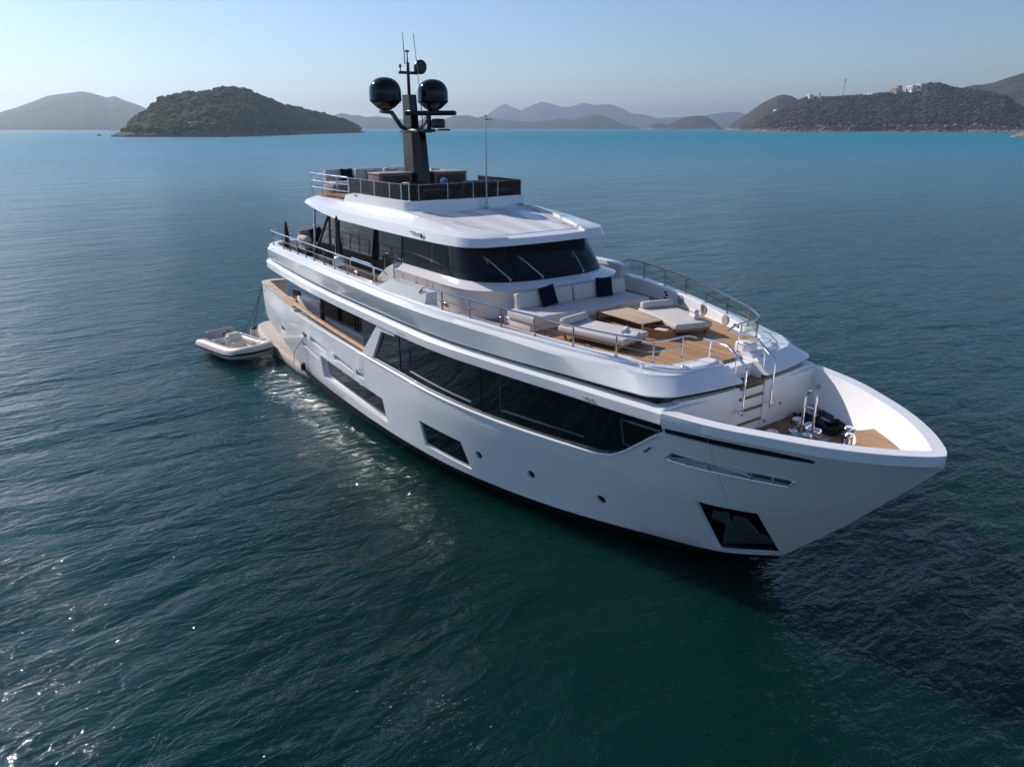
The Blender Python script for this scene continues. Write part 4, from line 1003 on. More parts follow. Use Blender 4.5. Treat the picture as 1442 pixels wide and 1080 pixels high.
# mooring lines heaped on the bow deck
def rope_pile(label, pts, r, amp, turns, cat='rope'):
    m = M(); P = []; n = len(pts)
    for k in range(turns * 14):
        t = k / (turns * 14 - 1) * (n - 1); i = min(int(t), n - 2); f = t - i
        b0 = np.array(pts[i]) * (1 - f) + np.array(pts[i + 1]) * f; a = k * 2 * PI / 14
        P.append((b0[0] + amp * math.cos(a) * (1 + .2 * math.sin(k * .7)), b0[1] + amp * math.sin(a) * (1 + .25 * math.cos(k * .53)), b0[2] + 0.05 * math.sin(k * 0.9) + 0.05))
    m.tube(P, r, 7); o = m.build('mooring_rope', ROPE, None, smooth=60); return tag(o, label, cat, 'black mooring ropes')
rope_pile('black rope heaped along the bulkhead on the bow deck', [(-1.12, 1.75, BOWZ + .05), (-0.85, 1.72, BOWZ + .06), (-0.55, 1.70, BOWZ + .05)], 0.035, 0.16, 9)
rope_pile('round coil of black rope beside the bow bollards', [(-0.18, 1.62, BOWZ + 0.02), (-0.18, 1.62, BOWZ + 0.16)], 0.035, 0.24, 7)
m = M(); m.tube([(-1.05, 1.36, BOWZ + 0.03), (-0.9, 1.33, BOWZ + 0.03), (-0.78, 1.42, BOWZ + 0.03), (-0.6, 1.5, BOWZ + .03), (-0.45, 1.6, BOWZ + .04)], 0.03, 8); tag(m.build('rope_end', ROPE, None), 'loose black rope end lying on the bow teak', 'rope', 'black mooring ropes')

# upper aft deck
T = thing('aft_sofa', 'taupe sofa at the stern end of the upper deck', 'sofa', (-22.9, 0.0, UFZ))
b = M(); b.rbox((-23.0, -0.1, 4.93), (1.0, 5.0, 0.34), 0.04); b.rbox((-22.4, 2.35, 4.93), (2.2, 0.9, 0.34), 0.04); b.build('base', BROWND, T)
for y0, y1 in ((-2.5, -0.9), (-0.85, 0.8), (0.85, 2.4)):
    c = M(); c.rbox((-22.95, (y0 + y1) / 2, 5.16), (1.02, y1 - y0, 0.18), 0.05, 4); c.build('seat_cushion', TAUPE, T)
    c = M(); c.rbox((-23.42, (y0 + y1) / 2, 5.48), (0.24, y1 - y0, 0.56), 0.07, 4, rot=(0, R(-10), 0)); c.build('back_cushion', TAUPE, T)
c = M(); c.tube([(x, -2.45, 5.42) for x in (-23.45, -23.4, -22.6, -22.55)], [0.12, 0.16, 0.16, 0.12], 18); c.build('armrest_roll', FABRIC, T, smooth=60)
c = M(); c.rbox((-21.9, 2.75, 5.48), (1.7, 0.22, 0.5), 0.06, 4); c.build('back_cushion', TAUPE, T)
pillow('navy cushion leaning on the taupe sofa at the stern', (-23.15, -1.75, 5.25), R(8), R(14), w=0.62, h=0.6, roll=R(8), group='navy cushions')
def parasol(label, x, y, z, h):
    t = thing('folded_parasol', label, 'parasol', (x, y, z), 0, 'folded black parasols')
    m = M(); m.cyl((0, 0, 0), (0, 0, h), 0.03, n=8); m.build('pole', BLACKM, t, world=False)
    m = M(); m.lathe((0, 0, 0), [(0, 0.5 * h * 0.3), (0.13, 0.17 * h), (0.15, 0.25 * h), (0.10, 0.65 * h), (0.05, 0.97 * h), (0, h)], 10); m.build('cover', BLACKM, t, world=False)
    return t
parasol('tall folded black parasol beside the dark saloon glass', -17.15, -3.35, 5.0, 2.0)
parasol('short folded black parasol at the stern corner of the upper deck', -22.9, -3.25, 4.76, 1.5)
m = M(); m.tube([(-15.35 + 0.20 * math.cos(a), -3.52, 5.05 + 0.20 * math.sin(a)) for a in np.linspace(0, 2 * PI, 25)[:-1]], 0.06, 10, closed=True)
o = m.build('life_ring', [RED, WHITE2], None, smooth=60)
for i, p in enumerate(o.data.polygons): p.material_index = 1 if (i // 30) % 2 else 0
tag(o, 'red and white life ring hung on the side-deck handrail', 'life ring')
m = M(); m.lathe((-16.6, -3.6, 5.3), [(0, 0), (0.20, 0.0), (0.23, 0.2), (0.15, 0.33), (0, 0.36)], 18); tag(m.build('searchlight', WHITE, None, smooth=50), 'small white searchlight by the folded parasol on the side deck', 'searchlight')
# main deck aft: settee seen through the side opening
T = thing('cockpit_settee', 'brown cockpit settee in the shade under the upper deck', 'sofa', (-21.5, 0.3, 2.13))
b = M(); b.rbox((-21.6, 0.0, 2.35), (0.9, 2.6, 0.4), 0.08); b.build('base', BROWND, T); b = M(); b.rbox((-21.3, 0.0, 2.70), (0.22, 2.6, 0.40), 0.08); b.build('backrest', BROWN, T)

# flybridge furniture
T = thing('fly_sofa', 'taupe corner sofa at the aft end of the flybridge', 'sofa', (-21.0, 0.3, FZ))
b = M(); b.rbox((-21.35, 0.2, 7.62), (0.95, 4.1, 0.30), 0.05); b.rbox((-19.8, 1.85, 7.62), (2.6, 0.9, 0.30), 0.05); b.build('base', TAUPE, T)
for y0, y1 in ((-1.8, -0.5), (-0.45, 0.85), (0.9, 2.2)):
    c = M(); c.rbox((-21.72, (y0 + y1) / 2, 8.05), (0.26, y1 - y0, 0.62), 0.08, 4, rot=(0, R(-10), 0)); c.build('back_cushion', FABRIC, T)
for x0, x1 in ((-21.2, -19.95), (-19.9, -18.6)):
    c = M(); c.rbox(((x0 + x1) / 2, 2.22, 8.05), (x1 - x0, 0.26, 0.62), 0.08, 4); c.build('back_cushion', FABRIC, T)
c = M(); c.rbox((-21.2, 0.2, 7.83), (0.95, 4.0, 0.16), 0.06, 4); c.rbox((-19.8, 1.75, 7.83), (2.5, 0.8, 0.16), 0.06, 4); c.build('seat_cushion', FABRIC, T)
pillow('navy cushion at the open end of the flybridge sofa', (-21.45, -0.9, 7.9), R(10), R(16), w=0.6, h=0.5, group='navy cushions')
pillow('navy cushion half hidden by the bar on the flybridge sofa', (-19.3, 2.0, 7.9), R(-80), R(14), w=0.6, h=0.5, group='navy cushions')
pillow('taupe cushion in the corner of the flybridge sofa', (-21.4, 1.2, 7.9), R(0), R(16), mat_=TAUPE, w=0.5, h=0.45)
pillow('pale patterned cushion on the flybridge sofa', (-21.4, 0.2, 7.9), R(-12), R(18), mat_=GREYV, w=0.5, h=0.45)
def arm_chair(label, loc, rz):
    t = thing('armchair', label, 'armchair', loc, rz, 'woven flybridge armchairs')
    m = M(); m.rbox((0, 0, 0.32), (0.62, 0.62, 0.16), 0.06, 4); m.build('seat', TAUPE, t, world=False)
    m = M()
    for k in range(13):
        a = R(60 + k * 20); m.tube([(0.30 * math.cos(a), 0.34 * math.sin(a), 0.25), (0.36 * math.cos(a + .25), 0.40 * math.sin(a + .25), 0.72)], 0.022, 5); m.tube([(0.30 * math.cos(a), 0.34 * math.sin(a), 0.25), (0.36 * math.cos(a - .25), 0.40 * math.sin(a - .25), 0.72)], 0.022, 5)
    m.tube([(0.36 * math.cos(R(60 + k * 12)), 0.40 * math.sin(R(60 + k * 12)), 0.72) for k in range(21)], 0.03, 6); m.build('woven_back', BLACKM, t, world=False)
    for sx in (-1, 1):
        for sy in (-1, 1): M().cyl((sx * 0.25, sy * 0.25, 0), (sx * 0.24, sy * 0.24, 0.28), 0.02, n=8).build('leg', BLACKM, t, world=False)
    m = M(); m.rbox((-0.22, 0, 0.58), (0.14, 0.5, 0.36), 0.06, 4, rot=(0, R(-12), 0)); m.build('back_cushion', FABRIC, t, world=False)
    return t
A = arm_chair('woven black armchair with a pale cushion left of the light staff', (-14.35, 0.25, FZ + .012), R(200))
dup(A, (-14.25, 1.15, FZ + .012), R(150), 'woven black armchair behind the light staff')
dup(A, (-14.6, -1.55, FZ + .012), R(90), 'woven black armchair behind the front tinted screen by the mast')
T = thing('dining_table', 'low dark table in front of the mast on the flybridge', 'table', (-15.2, -0.4, FZ + .012))
m = M(); m.rbox((0, 0, 0.40), (1.0, 1.5, 0.05), 0.02); m.build('tabletop', BROWN, T, world=False); m = M(); m.cyl((0, 0, 0), (0, 0, 0.38), 0.10, n=14); m.build('pedestal', BLACKM, T, world=False)
T = thing('flower_vase', 'vase with a round bunch of blue flowers on the flybridge table', 'vase', (-15.15, 0.02, FZ + 0.437))
m = M(); m.lathe((0, 0, 0), [(0, 0), (0.07, 0), (0.09, 0.08), (0.06, 0.16), (0, 0.16)], 14); m.build('vase', BROWND, T, world=False)
m = M()
for k in range(60):
    d = Vector(RNG.normal(size=3)).normalized(); c = Vector((0, 0, 0.27)) + d * 0.10; bm = bmesh.new(); bmesh.ops.create_icosphere(bm, subdivisions=1, radius=0.05); bmesh.ops.translate(bm, vec=c, verts=bm.verts); m.from_bm(bm)
m.build('blossoms', BLUEF, T, world=False)
T = thing('sun_pad', 'taupe sun pad behind the port tinted screens', 'sun pad', (-14.6, 1.75, FZ))
m = M(); m.rbox((-14.5, 1.75, 7.66), (1.8, 0.8, 0.4), 0.08, 4); m.build('mattress', mat('rose_taupe_fabric', (0.33, 0.25, 0.22), 0.9), T)

# fenders and lines at the stern
T = thing('fender', 'white fender with a black cap hanging beside the swim platform', 'fender', (-26.75, -3.98, 0.1))
m = M(); m.lathe((0, 0, 0), [(0, 0), (0.10, 0.02), (0.17, 0.10), (0.18, 0.2), (0.18, 0.62), (0.15, 0.72), (0, 0.74)], 20); m.build('body', TUBEM, T, world=False, smooth=50)
m = M(); m.lathe((0, 0, 0.70), [(0, 0), (0.14, 0), (0.10, 0.10), (0.03, 0.14), (0, 0.14)], 14); m.build('cap', RUBBER, T, world=False)
m = M(); m.tube([(0, 0, 0.82), (0.55, 0.15, 1.9), (1.12, 0.28, 3.05)], 0.012, 5); m.build('lanyard', ROPE, T, world=False)
m = M(); m.tube([(-25.75, -3.62, 3.05), (-25.9, -4.2, 1.7), (-26.0, -4.75, 0.75), (-25.9, -4.9, 0.62)], 0.012, 5); tag(m.build('tender_painter', ROPE, None), 'thin dark line from the stern quarter down to the tender', 'rope', 'mooring lines')
m = M(); m.tube([(-19.3, -4.16, 2.12), (-20.3, -4.30, 1.3), (-21.2, -4.05, 0.52)], 0.012, 5); m.tube([(-19.3, -4.16, 2.12), (-19.2, -4.14, 2.2)], 0.02, 5); tag(m.build('stern_line', ROPE, None), 'thin grey line from the hull vent down to the swim platform', 'rope', 'mooring lines')
m = M(); m.lathe((-19.7, -4.19, 0.62), [(0, 0), (0.09, 0.02), (0.10, 0.05), (0.10, 0.30), (0, 0.36)], 12); tag(m.build('small_fender', RUBBER, None, smooth=50), 'small black fender tied at the end of the swim platform by the hull', 'fender')

# ------------------------------------------------------------------ the tender
TD = thing('inflatable_tender', 'pale inflatable tender with a grey bench seat moored by the stern', 'inflatable boat', (-25.55, -5.15, 0.0), R(13))
L0, HW, RT = 1.95, 0.92, 0.27
tp = []
for x in np.linspace(-2.15, 0.9, 10): tp.append((x, -HW, 0.42 + 0.02 * max(0, x)))
for a in np.linspace(-PI / 2, PI / 2, 18)[1:-1]: tp.append((0.9 + 1.05 * math.cos(a) ** 0.8, HW * math.sin(a), 0.44 + 0.16 * math.cos(a)))
for x in np.linspace(0.9, -2.15, 10): tp.append((x, HW, 0.42 + 0.02 * max(0, x)))
rad = [RT * (0.55 if i == 0 else 0.85 if i == 1 else 1) for i in range(len(tp))]; rad[-1] = RT * .55; rad[-2] = RT * .85
m = M(); m.tube(tp, rad, 18); m.build('tube', TUBEM, TD, world=False, smooth=60)
ctr = Vector((0.0, 0, 0.4)); bs = M(); rg = []
for i in range(1, len(tp) - 1):
    a = Vector(tp[i - 1]); b2 = Vector(tp[i + 1]); d = (b2 - a).normalized(); n_ = Vector((d.y, -d.x, 0)).normalized(); p = Vector(tp[i])
    rg.append([p + n_ * RT * 0.985 + Vector((0, 0, -0.07)), p + n_ * (RT + 0.025) + Vector((0, 0, -0.05)), p + n_ * (RT + 0.025) + Vector((0, 0, 0.03)), p + n_ * RT * 0.985 + Vector((0, 0, 0.05))])
bs.loft(rg, True, True); bs.build('rubbing_strake', RUBBER, TD, world=False)
hl = M(); rg = []
for x, w_, zb in ((-2.0, 0.72, -0.12), (-0.5, 0.76, -0.16), (0.6, 0.62, -0.14), (1.2, 0.36, -0.02), (1.62, 0.05, 0.30)):
    rg.append([(x, -w_, 0.34 if x < 1.5 else 0.42), (x, -w_ * 0.9, 0.18 if x < 1.5 else 0.38), (x, 0, zb), (x, w_ * 0.9, 0.18 if x < 1.5 else 0.38), (x, w_, 0.34 if x < 1.5 else 0.42)])
hl.loft(rg, True, True); hl.build('hull', mat('tender_hull_grey', (0.62, 0.66, 0.66), 0.3), TD, world=False)
fl_ = M(); fl_.rbox((-0.4, 0, 0.36), (3.0, 1.30, 0.05), 0.01); fl_.build('floor', mat('cream_floor', (0.62, 0.53, 0.38), 0.6, noise=0.1), TD, world=False)
fp_ = M(); fp_.rbox((1.15, 0, 0.50), (0.8, 1.0, 0.12), 0.05); fp_.build('bow_pad', TUBEM, TD, world=False)
bb = M(); bb.rbox((-1.55, 0, 0.80), (0.20, 1.45, 0.42), 0.09, 4, rot=(0, R(-12), 0)); bb.build('backrest', mat('grey_vinyl', (0.36, 0.34, 0.33), 0.5), TD, world=False)
bb = M(); bb.rbox((-1.20, 0, 0.58), (0.55, 1.4, 0.22), 0.06, 4); bb.build('bench', mat('pale_vinyl', (0.55, 0.53, 0.50), 0.5), TD, world=False)
co = M(); co.rbox((-0.40, 0.05, 0.64), (0.42, 0.75, 0.60), 0.08, 4); co.rbox((0.0, 0.05, 0.52), (0.45, 0.70, 0.36), 0.08, 4); co.rbox((-0.40, 0.05, 0.97), (0.30, 0.55, 0.06), 0.02); co.build('console', mat('cream_grp', (0.68, 0.66, 0.60), 0.35), TD, world=False)
wh = M(); wh.move(Matrix()); pts = [(0.19 * math.cos(a), 0.19 * math.sin(a), 0) for a in np.linspace(0, 2 * PI, 25)[:-1]]
wh.tube(pts, 0.022, 8, closed=True); wh.tube([(0.18, 0, 0), (-0.18, 0, 0)], 0.016, 6); wh.tube([(0, 0.18, 0), (0, -0.18, 0)], 0.016, 6); wh.cyl((0, 0, 0), (0, 0, -0.15), 0.03, n=8)
wh.move(Matrix.Translation((-0.66, -0.12, 0.98)) @ Matrix.Rotation(R(-55), 4, 'Y')); wh.build('steering_wheel', BLACKM, TD, world=False)
for s in (-1, 1):
    hn = M(); hn.tube([(x, s * (HW - 0.10), 0.42 + RT * 0.98) for x in np.linspace(-1.8, 0.6, 9)], 0.03, 8); hn.build('grab_line', RUBBER, TD, world=False)
cl = M(); cl.rbox((1.55, 0.05, 0.78), (0.18, 0.16, 0.08), 0.03); cl.tube([(1.45, 0.35, 0.80), (1.35, 0.55, 0.86), (1.2, 0.75, 0.76)], 0.02, 6); cl.build('bow_fitting', RUBBER, TD, world=False)
en = M(); en.rbox((-2.15, 0, 0.55), (0.35, 0.40, 0.5), 0.10, 4); en.build('transom_drive', TUBEM, TD, world=False)

TD.scale = (0.93, 0.95, 1.0)

HAZE_DENS = 1.1e-4
SEA_ROT = -36.0
SEA_AMP = 1.0
# ------------------------------------------------------------------ the sea
def sea_mat():
    m = bpy.data.materials.new('sea_water'); m.use_nodes = True; MATS['sea'] = m
    nt = m.node_tree; b = nt.nodes['Principled BSDF']; L = nt.links.new
    tc = nt.nodes.new('ShaderNodeTexCoord')
    def noise(scale, sx, sy, rot, detail=3, rough=0.5, dist=0.0):
        mp = nt.nodes.new('ShaderNodeMapping'); mp.inputs['Rotation'].default_value = (0, 0, R(rot)); mp.inputs['Scale'].default_value = (sx, sy, 1)
        L(tc.outputs['Object'], mp.inputs[0]); n = nt.nodes.new('ShaderNodeTexNoise'); n.inputs['Scale'].default_value = scale; n.inputs['Detail'].default_value = detail
        n.inputs['Roughness'].default_value = rough; n.inputs['Distortion'].default_value = dist; L(mp.outputs[0], n.inputs['Vector']); return n.outputs['Fac']
    def math_(op, a, c):
        n = nt.nodes.new('ShaderNodeMath'); n.operation = op
        for k, q in enumerate((a, c)):
            if isinstance(q, (int, float)): n.inputs[k].default_value = q
            else: L(q, n.inputs[k])
        return n.outputs[0]
    # crests lie across the view; rot turns them so they run roughly left-right in the photograph
    big = noise(0.16, 1.0, 0.45, SEA_ROT, 2, 0.5, 0.3)
    midw = noise(0.62, 1.0, 0.42, SEA_ROT + 14, 3, 0.55, 0.5)
    small = noise(2.3, 1.0, 0.5, SEA_ROT - 10, 4, 0.6, 0.6)
    fine = noise(7.5, 1.0, 0.6, SEA_ROT + 25, 3, 0.6, 0.4)
    patch = noise(0.012, 1.0, 0.25, SEA_ROT, 3, 0.55)
    patch_r = nt.nodes.new('ShaderNodeMapRange'); patch_r.inputs[1].default_value = 0.35; patch_r.inputs[2].default_value = 0.68; patch_r.inputs[3].default_value = 0.55; patch_r.inputs[4].default_value = 1.15
    L(patch, patch_r.inputs[0])
    h = math_('ADD', math_('MULTIPLY', big, 0.50), math_('MULTIPLY', midw, 0.30))
    h = math_('ADD', h, math_('MULTIPLY', math_('ADD', math_('MULTIPLY', small, 0.125), math_('MULTIPLY', fine, 0.034)), patch_r.outputs[0]))
    bp = nt.nodes.new('ShaderNodeBump'); bp.inputs['Strength'].default_value = 1.0; bp.inputs['Distance'].default_value = SEA_AMP
    L(h, bp.inputs['Height']); L(bp.outputs[0], b.inputs['Normal'])
    mx = nt.nodes.new('ShaderNodeMix'); mx.data_type = 'RGBA'; mx.inputs[6].default_value = (0.0008, 0.0155, 0.0100, 1); mx.inputs[7].default_value = (0.0012, 0.024, 0.0180, 1)
    L(noise(0.05, 1, 0.6, 20, 2), mx.inputs[0])
    # green nearby; farther out, sky's blue reflection is painted into the base colour
    ln = nt.nodes.new('ShaderNodeVectorMath'); ln.operation = 'LENGTH'; L(tc.outputs['Object'], ln.inputs[0])
    dm = nt.nodes.new('ShaderNodeMapRange'); dm.inputs[1].default_value = 12; dm.inputs[2].default_value = 420
    lg = nt.nodes.new('ShaderNodeMath'); lg.operation = 'POWER'; lg.inputs[1].default_value = 0.52
    L(ln.outputs['Value'], dm.inputs[0]); L(dm.outputs[0], lg.inputs[0])
    m3 = nt.nodes.new('ShaderNodeMix'); m3.data_type = 'RGBA'; m3.inputs[7].default_value = (0.006, 0.150, 0.215, 1); L(mx.outputs[2], m3.inputs[6]); L(lg.outputs[0], m3.inputs[0])
    L(m3.outputs[2], b.inputs['Base Color'])
    b.inputs['Roughness'].default_value = 0.035; b.inputs['Subsurface Weight'].default_value = 1.0; b.inputs['Subsurface Radius'].default_value = (0.9, 2.4, 2.0); b.inputs['Subsurface Scale'].default_value = 2.6; b.inputs['IOR'].default_value = 1.33; b.inputs['Specular Tint'].default_value = (0.62, 0.90, 1.0, 1)
    rm = nt.nodes.new('ShaderNodeMapRange'); rm.inputs[1].default_value = 30; rm.inputs[2].default_value = 730; rm.inputs[3].default_value = 0.0; rm.inputs[4].default_value = 1.0
    rl_ = nt.nodes.new('ShaderNodeMath'); rl_.operation = 'POWER'; rl_.inputs[1].default_value = 0.5; L(ln.outputs['Value'], rm.inputs[0]); L(rm.outputs[0], rl_.inputs[0])
    rk_ = nt.nodes.new('ShaderNodeMath'); rk_.operation = 'MULTIPLY_ADD'; rk_.inputs[1].default_value = 0.42; rk_.inputs[2].default_value = 0.03; L(rl_.outputs[0], rk_.inputs[0]); L(rk_.outputs[0], b.inputs['Roughness'])
    return m


sea = M(); sea.add([(-13500, -9000, 0), (9000, -9000, 0), (9000, 13500, 0), (-13500, 13500, 0)], [(0, 1, 2, 3)])
sea.build('sea', sea_mat(), None, smooth=0, kind='structure', recalc=False)

# ------------------------------------------------------------------ hills and islands
_perm = RNG.random((512, 512))
def vnoise(x, y):
    xi = np.floor(x).astype(int); yi = np.floor(y).astype(int); fx = x - xi; fy = y - yi
    fx = fx * fx * (3 - 2 * fx); fy = fy * fy * (3 - 2 * fy)
    g = lambda a, c: _perm[a % 512, c % 512]
    return (g(xi, yi) * (1 - fx) + g(xi + 1, yi) * fx) * (1 - fy) + (g(xi, yi + 1) * (1 - fx) + g(xi + 1, yi + 1) * fx) * fy
def fbm(x, y, o=5):
    s = 0; a = 0.5
    for k in range(o): s = s + a * (vnoise(x * 2 ** k + 17.3 * k, y * 2 ** k + 9.1 * k) - 0.5); a *= 0.5
    return s
def land_mat(name, veg, veg2, grass, rock, zrock, sc):
    m = bpy.data.materials.new(name); m.use_nodes = True; nt = m.node_tree; b = nt.nodes['Principled BSDF']; L = nt.links.new
    b.inputs['Roughness'].default_value = 0.95; b.inputs['Specular IOR Level'].default_value = 0.1
    tc = nt.nodes.new('ShaderNodeTexCoord'); sp = nt.nodes.new('ShaderNodeSeparateXYZ'); L(tc.outputs['Object'], sp.inputs[0])
    def nz(s, d=6):
        n = nt.nodes.new('ShaderNodeTexNoise'); n.inputs['Scale'].default_value = s; n.inputs['Detail'].default_value = d; L(tc.outputs['Object'], n.inputs['Vector']); return n.outputs['Fac']
    def mix(f, a, c):
        n = nt.nodes.new('ShaderNodeMix'); n.data_type = 'RGBA'; L(f, n.inputs[0])
        for k, q in ((6, a), (7, c)):
            if isinstance(q, tuple): n.inputs[k].default_value = (*q, 1)
            else: L(q, n.inputs[k])
        return n.outputs[2]
    def mr(v, a, c):
        n = nt.nodes.new('ShaderNodeMapRange'); n.inputs[1].default_value = a; n.inputs[2].default_value = c; L(v, n.inputs[0]); return n.outputs[0]
    c = mix(mr(nz(0.03 * sc), 0.35, 0.65), veg, veg2)
    c = mix(mr(nz(0.010 * sc), 0.50, 0.68), c, grass)
    ad = nt.nodes.new('ShaderNodeMath'); ad.operation = 'MULTIPLY_ADD'; L(nz(0.035 * sc), ad.inputs[0]); ad.inputs[1].default_value = zrock * 2.4; L(sp.outputs['Z'], ad.inputs[2])
    rk = mix(mr(nz(0.12 * sc), 0.3, 0.7), tuple(q * 0.6 for q in rock), tuple(q * 1.25 for q in rock))
    c = mix(mr(ad.outputs[0], zrock * 1.75, zrock * 2.3), rk, c)
    L(c, b.inputs['Base Color'])
    bp = nt.nodes.new('ShaderNodeBump'); bp.inputs['Strength'].default_value = 0.9; bp.inputs['Distance'].default_value = 3.0 / sc; L(nz(0.2 * sc), bp.inputs['Height']); L(bp.outputs[0], b.inputs['Normal'])
    return m
def resample(P, n):
    P = np.array(P, float); d = np.r_[0, np.cumsum(np.hypot(*np.diff(P[:, :2], axis=0).T))]; t = np.linspace(0, d[-1], n)
    return np.stack([np.interp(t, d, P[:, k]) for k in range(P.shape[1])], 1)
LAND = {}
def hill(name, ridge, depth, mat_, n=160, nf=34, nb=10, shore=None, gully=0.25, rough=0.05, p=0.8, seed=0, gs=60.0, kind='structure'):
    Rg = resample(ridge, n); C0 = np.array([8.7, -14.1])
    if shore is None:
        v = C0 - Rg[:, :2]; v /= np.linalg.norm(v, axis=1)[:, None]
        wob = 1 + 0.35 * fbm(Rg[:, 0] / (gs * 4) + seed, Rg[:, 1] / (gs * 4), 4)
        sh = Rg[:, :2] + v * (depth * wob * np.clip(Rg[:, 2] / (Rg[:, 2].max() * 0.35), 0.22, 1))[:, None]
    else: sh = resample(shore, n)
    T = list(np.linspace(0, 1, nf)); V = np.zeros((nf + nb, n, 3)); hmax = Rg[:, 2].max()
    for r_, t in enumerate(T):
        xy = Rg[:, :2] * (1 - t) + sh * t
        prof = (1 - t) ** p; z = Rg[:, 2] * prof
        gl = fbm(xy[:, 0] / gs + seed, xy[:, 1] / gs, 5); w = math.sin(PI * min(1, t * 1.02)) ** 0.7 if t < 1 else 0
        z = z * (1 + gully * 2 * gl * w) + rough * hmax * fbm(xy[:, 0] / (gs * .3) + 5, xy[:, 1] / (gs * .3), 4) * (0.35 + w) * np.clip(Rg[:, 2] / (hmax * .3), 0.1, 1)
        if t > 0.97: z = z * 0 - 4
        V[nb + r_, :, :2] = xy; V[nb + r_, :, 2] = z
    bk = Rg[:, :2] - sh
    for k in range(nb):
        t = (nb - k) / nb; V[k, :, :2] = Rg[:, :2] + bk * t; V[k, :, 2] = Rg[:, 2] * (1 - t) ** 0.8 - (5 if k == 0 else 0)
    m = M(); rows, cols = V.shape[:2]; F = [(i * cols + j, i * cols + j + 1, (i + 1) * cols + j + 1, (i + 1) * cols + j) for i in range(rows - 1) for j in range(cols - 1)]
    m.add(V.reshape(-1, 3), F)
    o = m.build(name, mat_, None, smooth=60, kind=kind); LAND[name] = V
    return o, V
def scatter(name, V, n, size, mat_, tmin=0.0, tmax=1.0, zmin=2, flat=0.8, sub=1, rows=None, bias=1.0, lift=0.25):
    """low scrub or boulders over a slope, one mass"""
    bm = bmesh.new(); bmesh.ops.create_icosphere(bm, subdivisions=sub, radius=1.0); base = np.array([v.co[:] for v in bm.verts]); tri = np.array([[v.index for v in f.verts] for f in bm.faces]); bm.free()
    nr, nc = V.shape[:2]; r0 = 10; k = 0; VV = []; FF = []
    while k < n:
        t = tmin + (tmax - tmin) * RNG.random() ** bias; i = r0 + t * (nr - r0 - 1.01); j = RNG.random() * (nc - 1.01); a, c = int(i), int(j); fi, fj = i - a, j - c
        p = (V[a, c] * (1 - fj) + V[a, c + 1] * fj) * (1 - fi) + (V[a + 1, c] * (1 - fj) + V[a + 1, c + 1] * fj) * fi
        if p[2] < zmin: 
            k += 0.2; continue
        s = size * RNG.uniform(0.45, 1.25) ** 1.2
        q = base * (1 + 0.45 * (RNG.random((len(base), 1)) - 0.5)) * s * np.array([RNG.uniform(.8, 1.3), RNG.uniform(.8, 1.3), flat * RNG.uniform(.7, 1.2)]) + p + np.array([0, 0, s * lift])
        VV.append(q); FF.append(tri + len(base) * len(FF)); k += 1
    VV = np.concatenate(VV); FF = np.concatenate(FF); me = bpy.data.meshes.new(name); me.vertices.add(len(VV)); me.vertices.foreach_set('co', VV.ravel().astype(np.float32))
    me.loops.add(FF.size); me.loops.foreach_set('vertex_index', FF.ravel().astype(np.int32)); me.polygons.add(len(FF)); me.polygons.foreach_set('loop_start', np.arange(0, FF.size, 3, dtype=np.int32))
    me.materials.append(mat_); me.update(calc_edges=True); me.validate()
    o = bpy.data.objects.new(name, me); COL.objects.link(o); o['kind'] = 'stuff'; return o
GREEN_R = [(-992, 137, 1.9), (-999, 144, 3.8), (-1015, 162, 10.0), (-1018, 166, 17.6), (-1030, 181, 23.9), (-1042, 198, 36.5), (-1049, 206, 42.0), (-1062, 225, 45.8), (-1076, 245, 50.1), (-1093, 270, 53.8), (-1106, 292, 58.7), (-1120, 317, 61.2), (-1141, 341, 60.4), (-1178, 367, 55.0), (-1222, 401, 49.5), (-1277, 446, 42.3), (-1346, 508, 37.0), (-1386, 548, 33.6), (-1428, 592, 28.1), (-1469, 637, 21.3), (-1500, 673, 12.8), (-1510, 686, 4.9), (-1523, 701, 0.6)]
GREEN_S = [(-990, 136), (-983, 141), (-959, 151), (-943, 162), (-925, 175), (-902, 197), (-882, 225), (-927, 268), (-1044, 336), (-1135, 391), (-1242, 465), (-1337, 551), (-1495, 670), (-1522, 705)]
LEFT_MOUNTAIN = [(-5391, 33, 32.6), (-5389, 137, 55.7), (-5385, 245, 92.8), (-5381, 325, 118.7), (-5375, 411, 150.8), (-5367, 496, 187.2), (-5358, 581, 200.5), (-5348, 671, 214.1), (-5340, 732, 203.5), (-5330, 800, 182.7), (-5323, 843, 190.7), (-5314, 896, 166.0), (-5302, 966, 142.5), (-5294, 1006, 122.3), (-5272, 1114, 73.2), (-5250, 1214, 10.0)]
LEFT_SPUR = [(-2960, 421, 0.0), (-2954, 455, 7.7), (-2949, 485, 23.8), (-2944, 518, 42.3), (-2938, 551, 58.6), (-2931, 587, 65.8), (-2920, 634, 42.9), (-2909, 685, 0.5)]
RANGE = [(-6041, 2363, 31.5), (-6009, 2443, 74.7), (-5974, 2528, 104.4), (-5951, 2580, 120.7), (-5920, 2651, 104.9), (-5894, 2707, 105.0), (-5873, 2752, 91.6), (-5836, 2829, 97.3), (-5799, 2905, 86.6), (-5706, 3083, 65.0), (-5592, 3284, 65.2), (-5532, 3385, 102.2), (-5470, 3484, 106.1), (-5429, 3547, 87.5), (-5390, 3606, 102.4), (-5341, 3678, 74.8), (-5273, 3774, 65.4), (-5183, 3897, 56.6), (-5086, 4022, 65.4), (-5013, 4113, 80.2), (-4964, 4171, 69.1), (-4901, 4246, 96.5), (-4851, 4302, 112.9), (-4797, 4363, 101.8), (-4745, 4419, 68.8), (-4677, 4491, 32.0), (-4636, 4533, 21.0), (-4583, 4586, 1.8)]
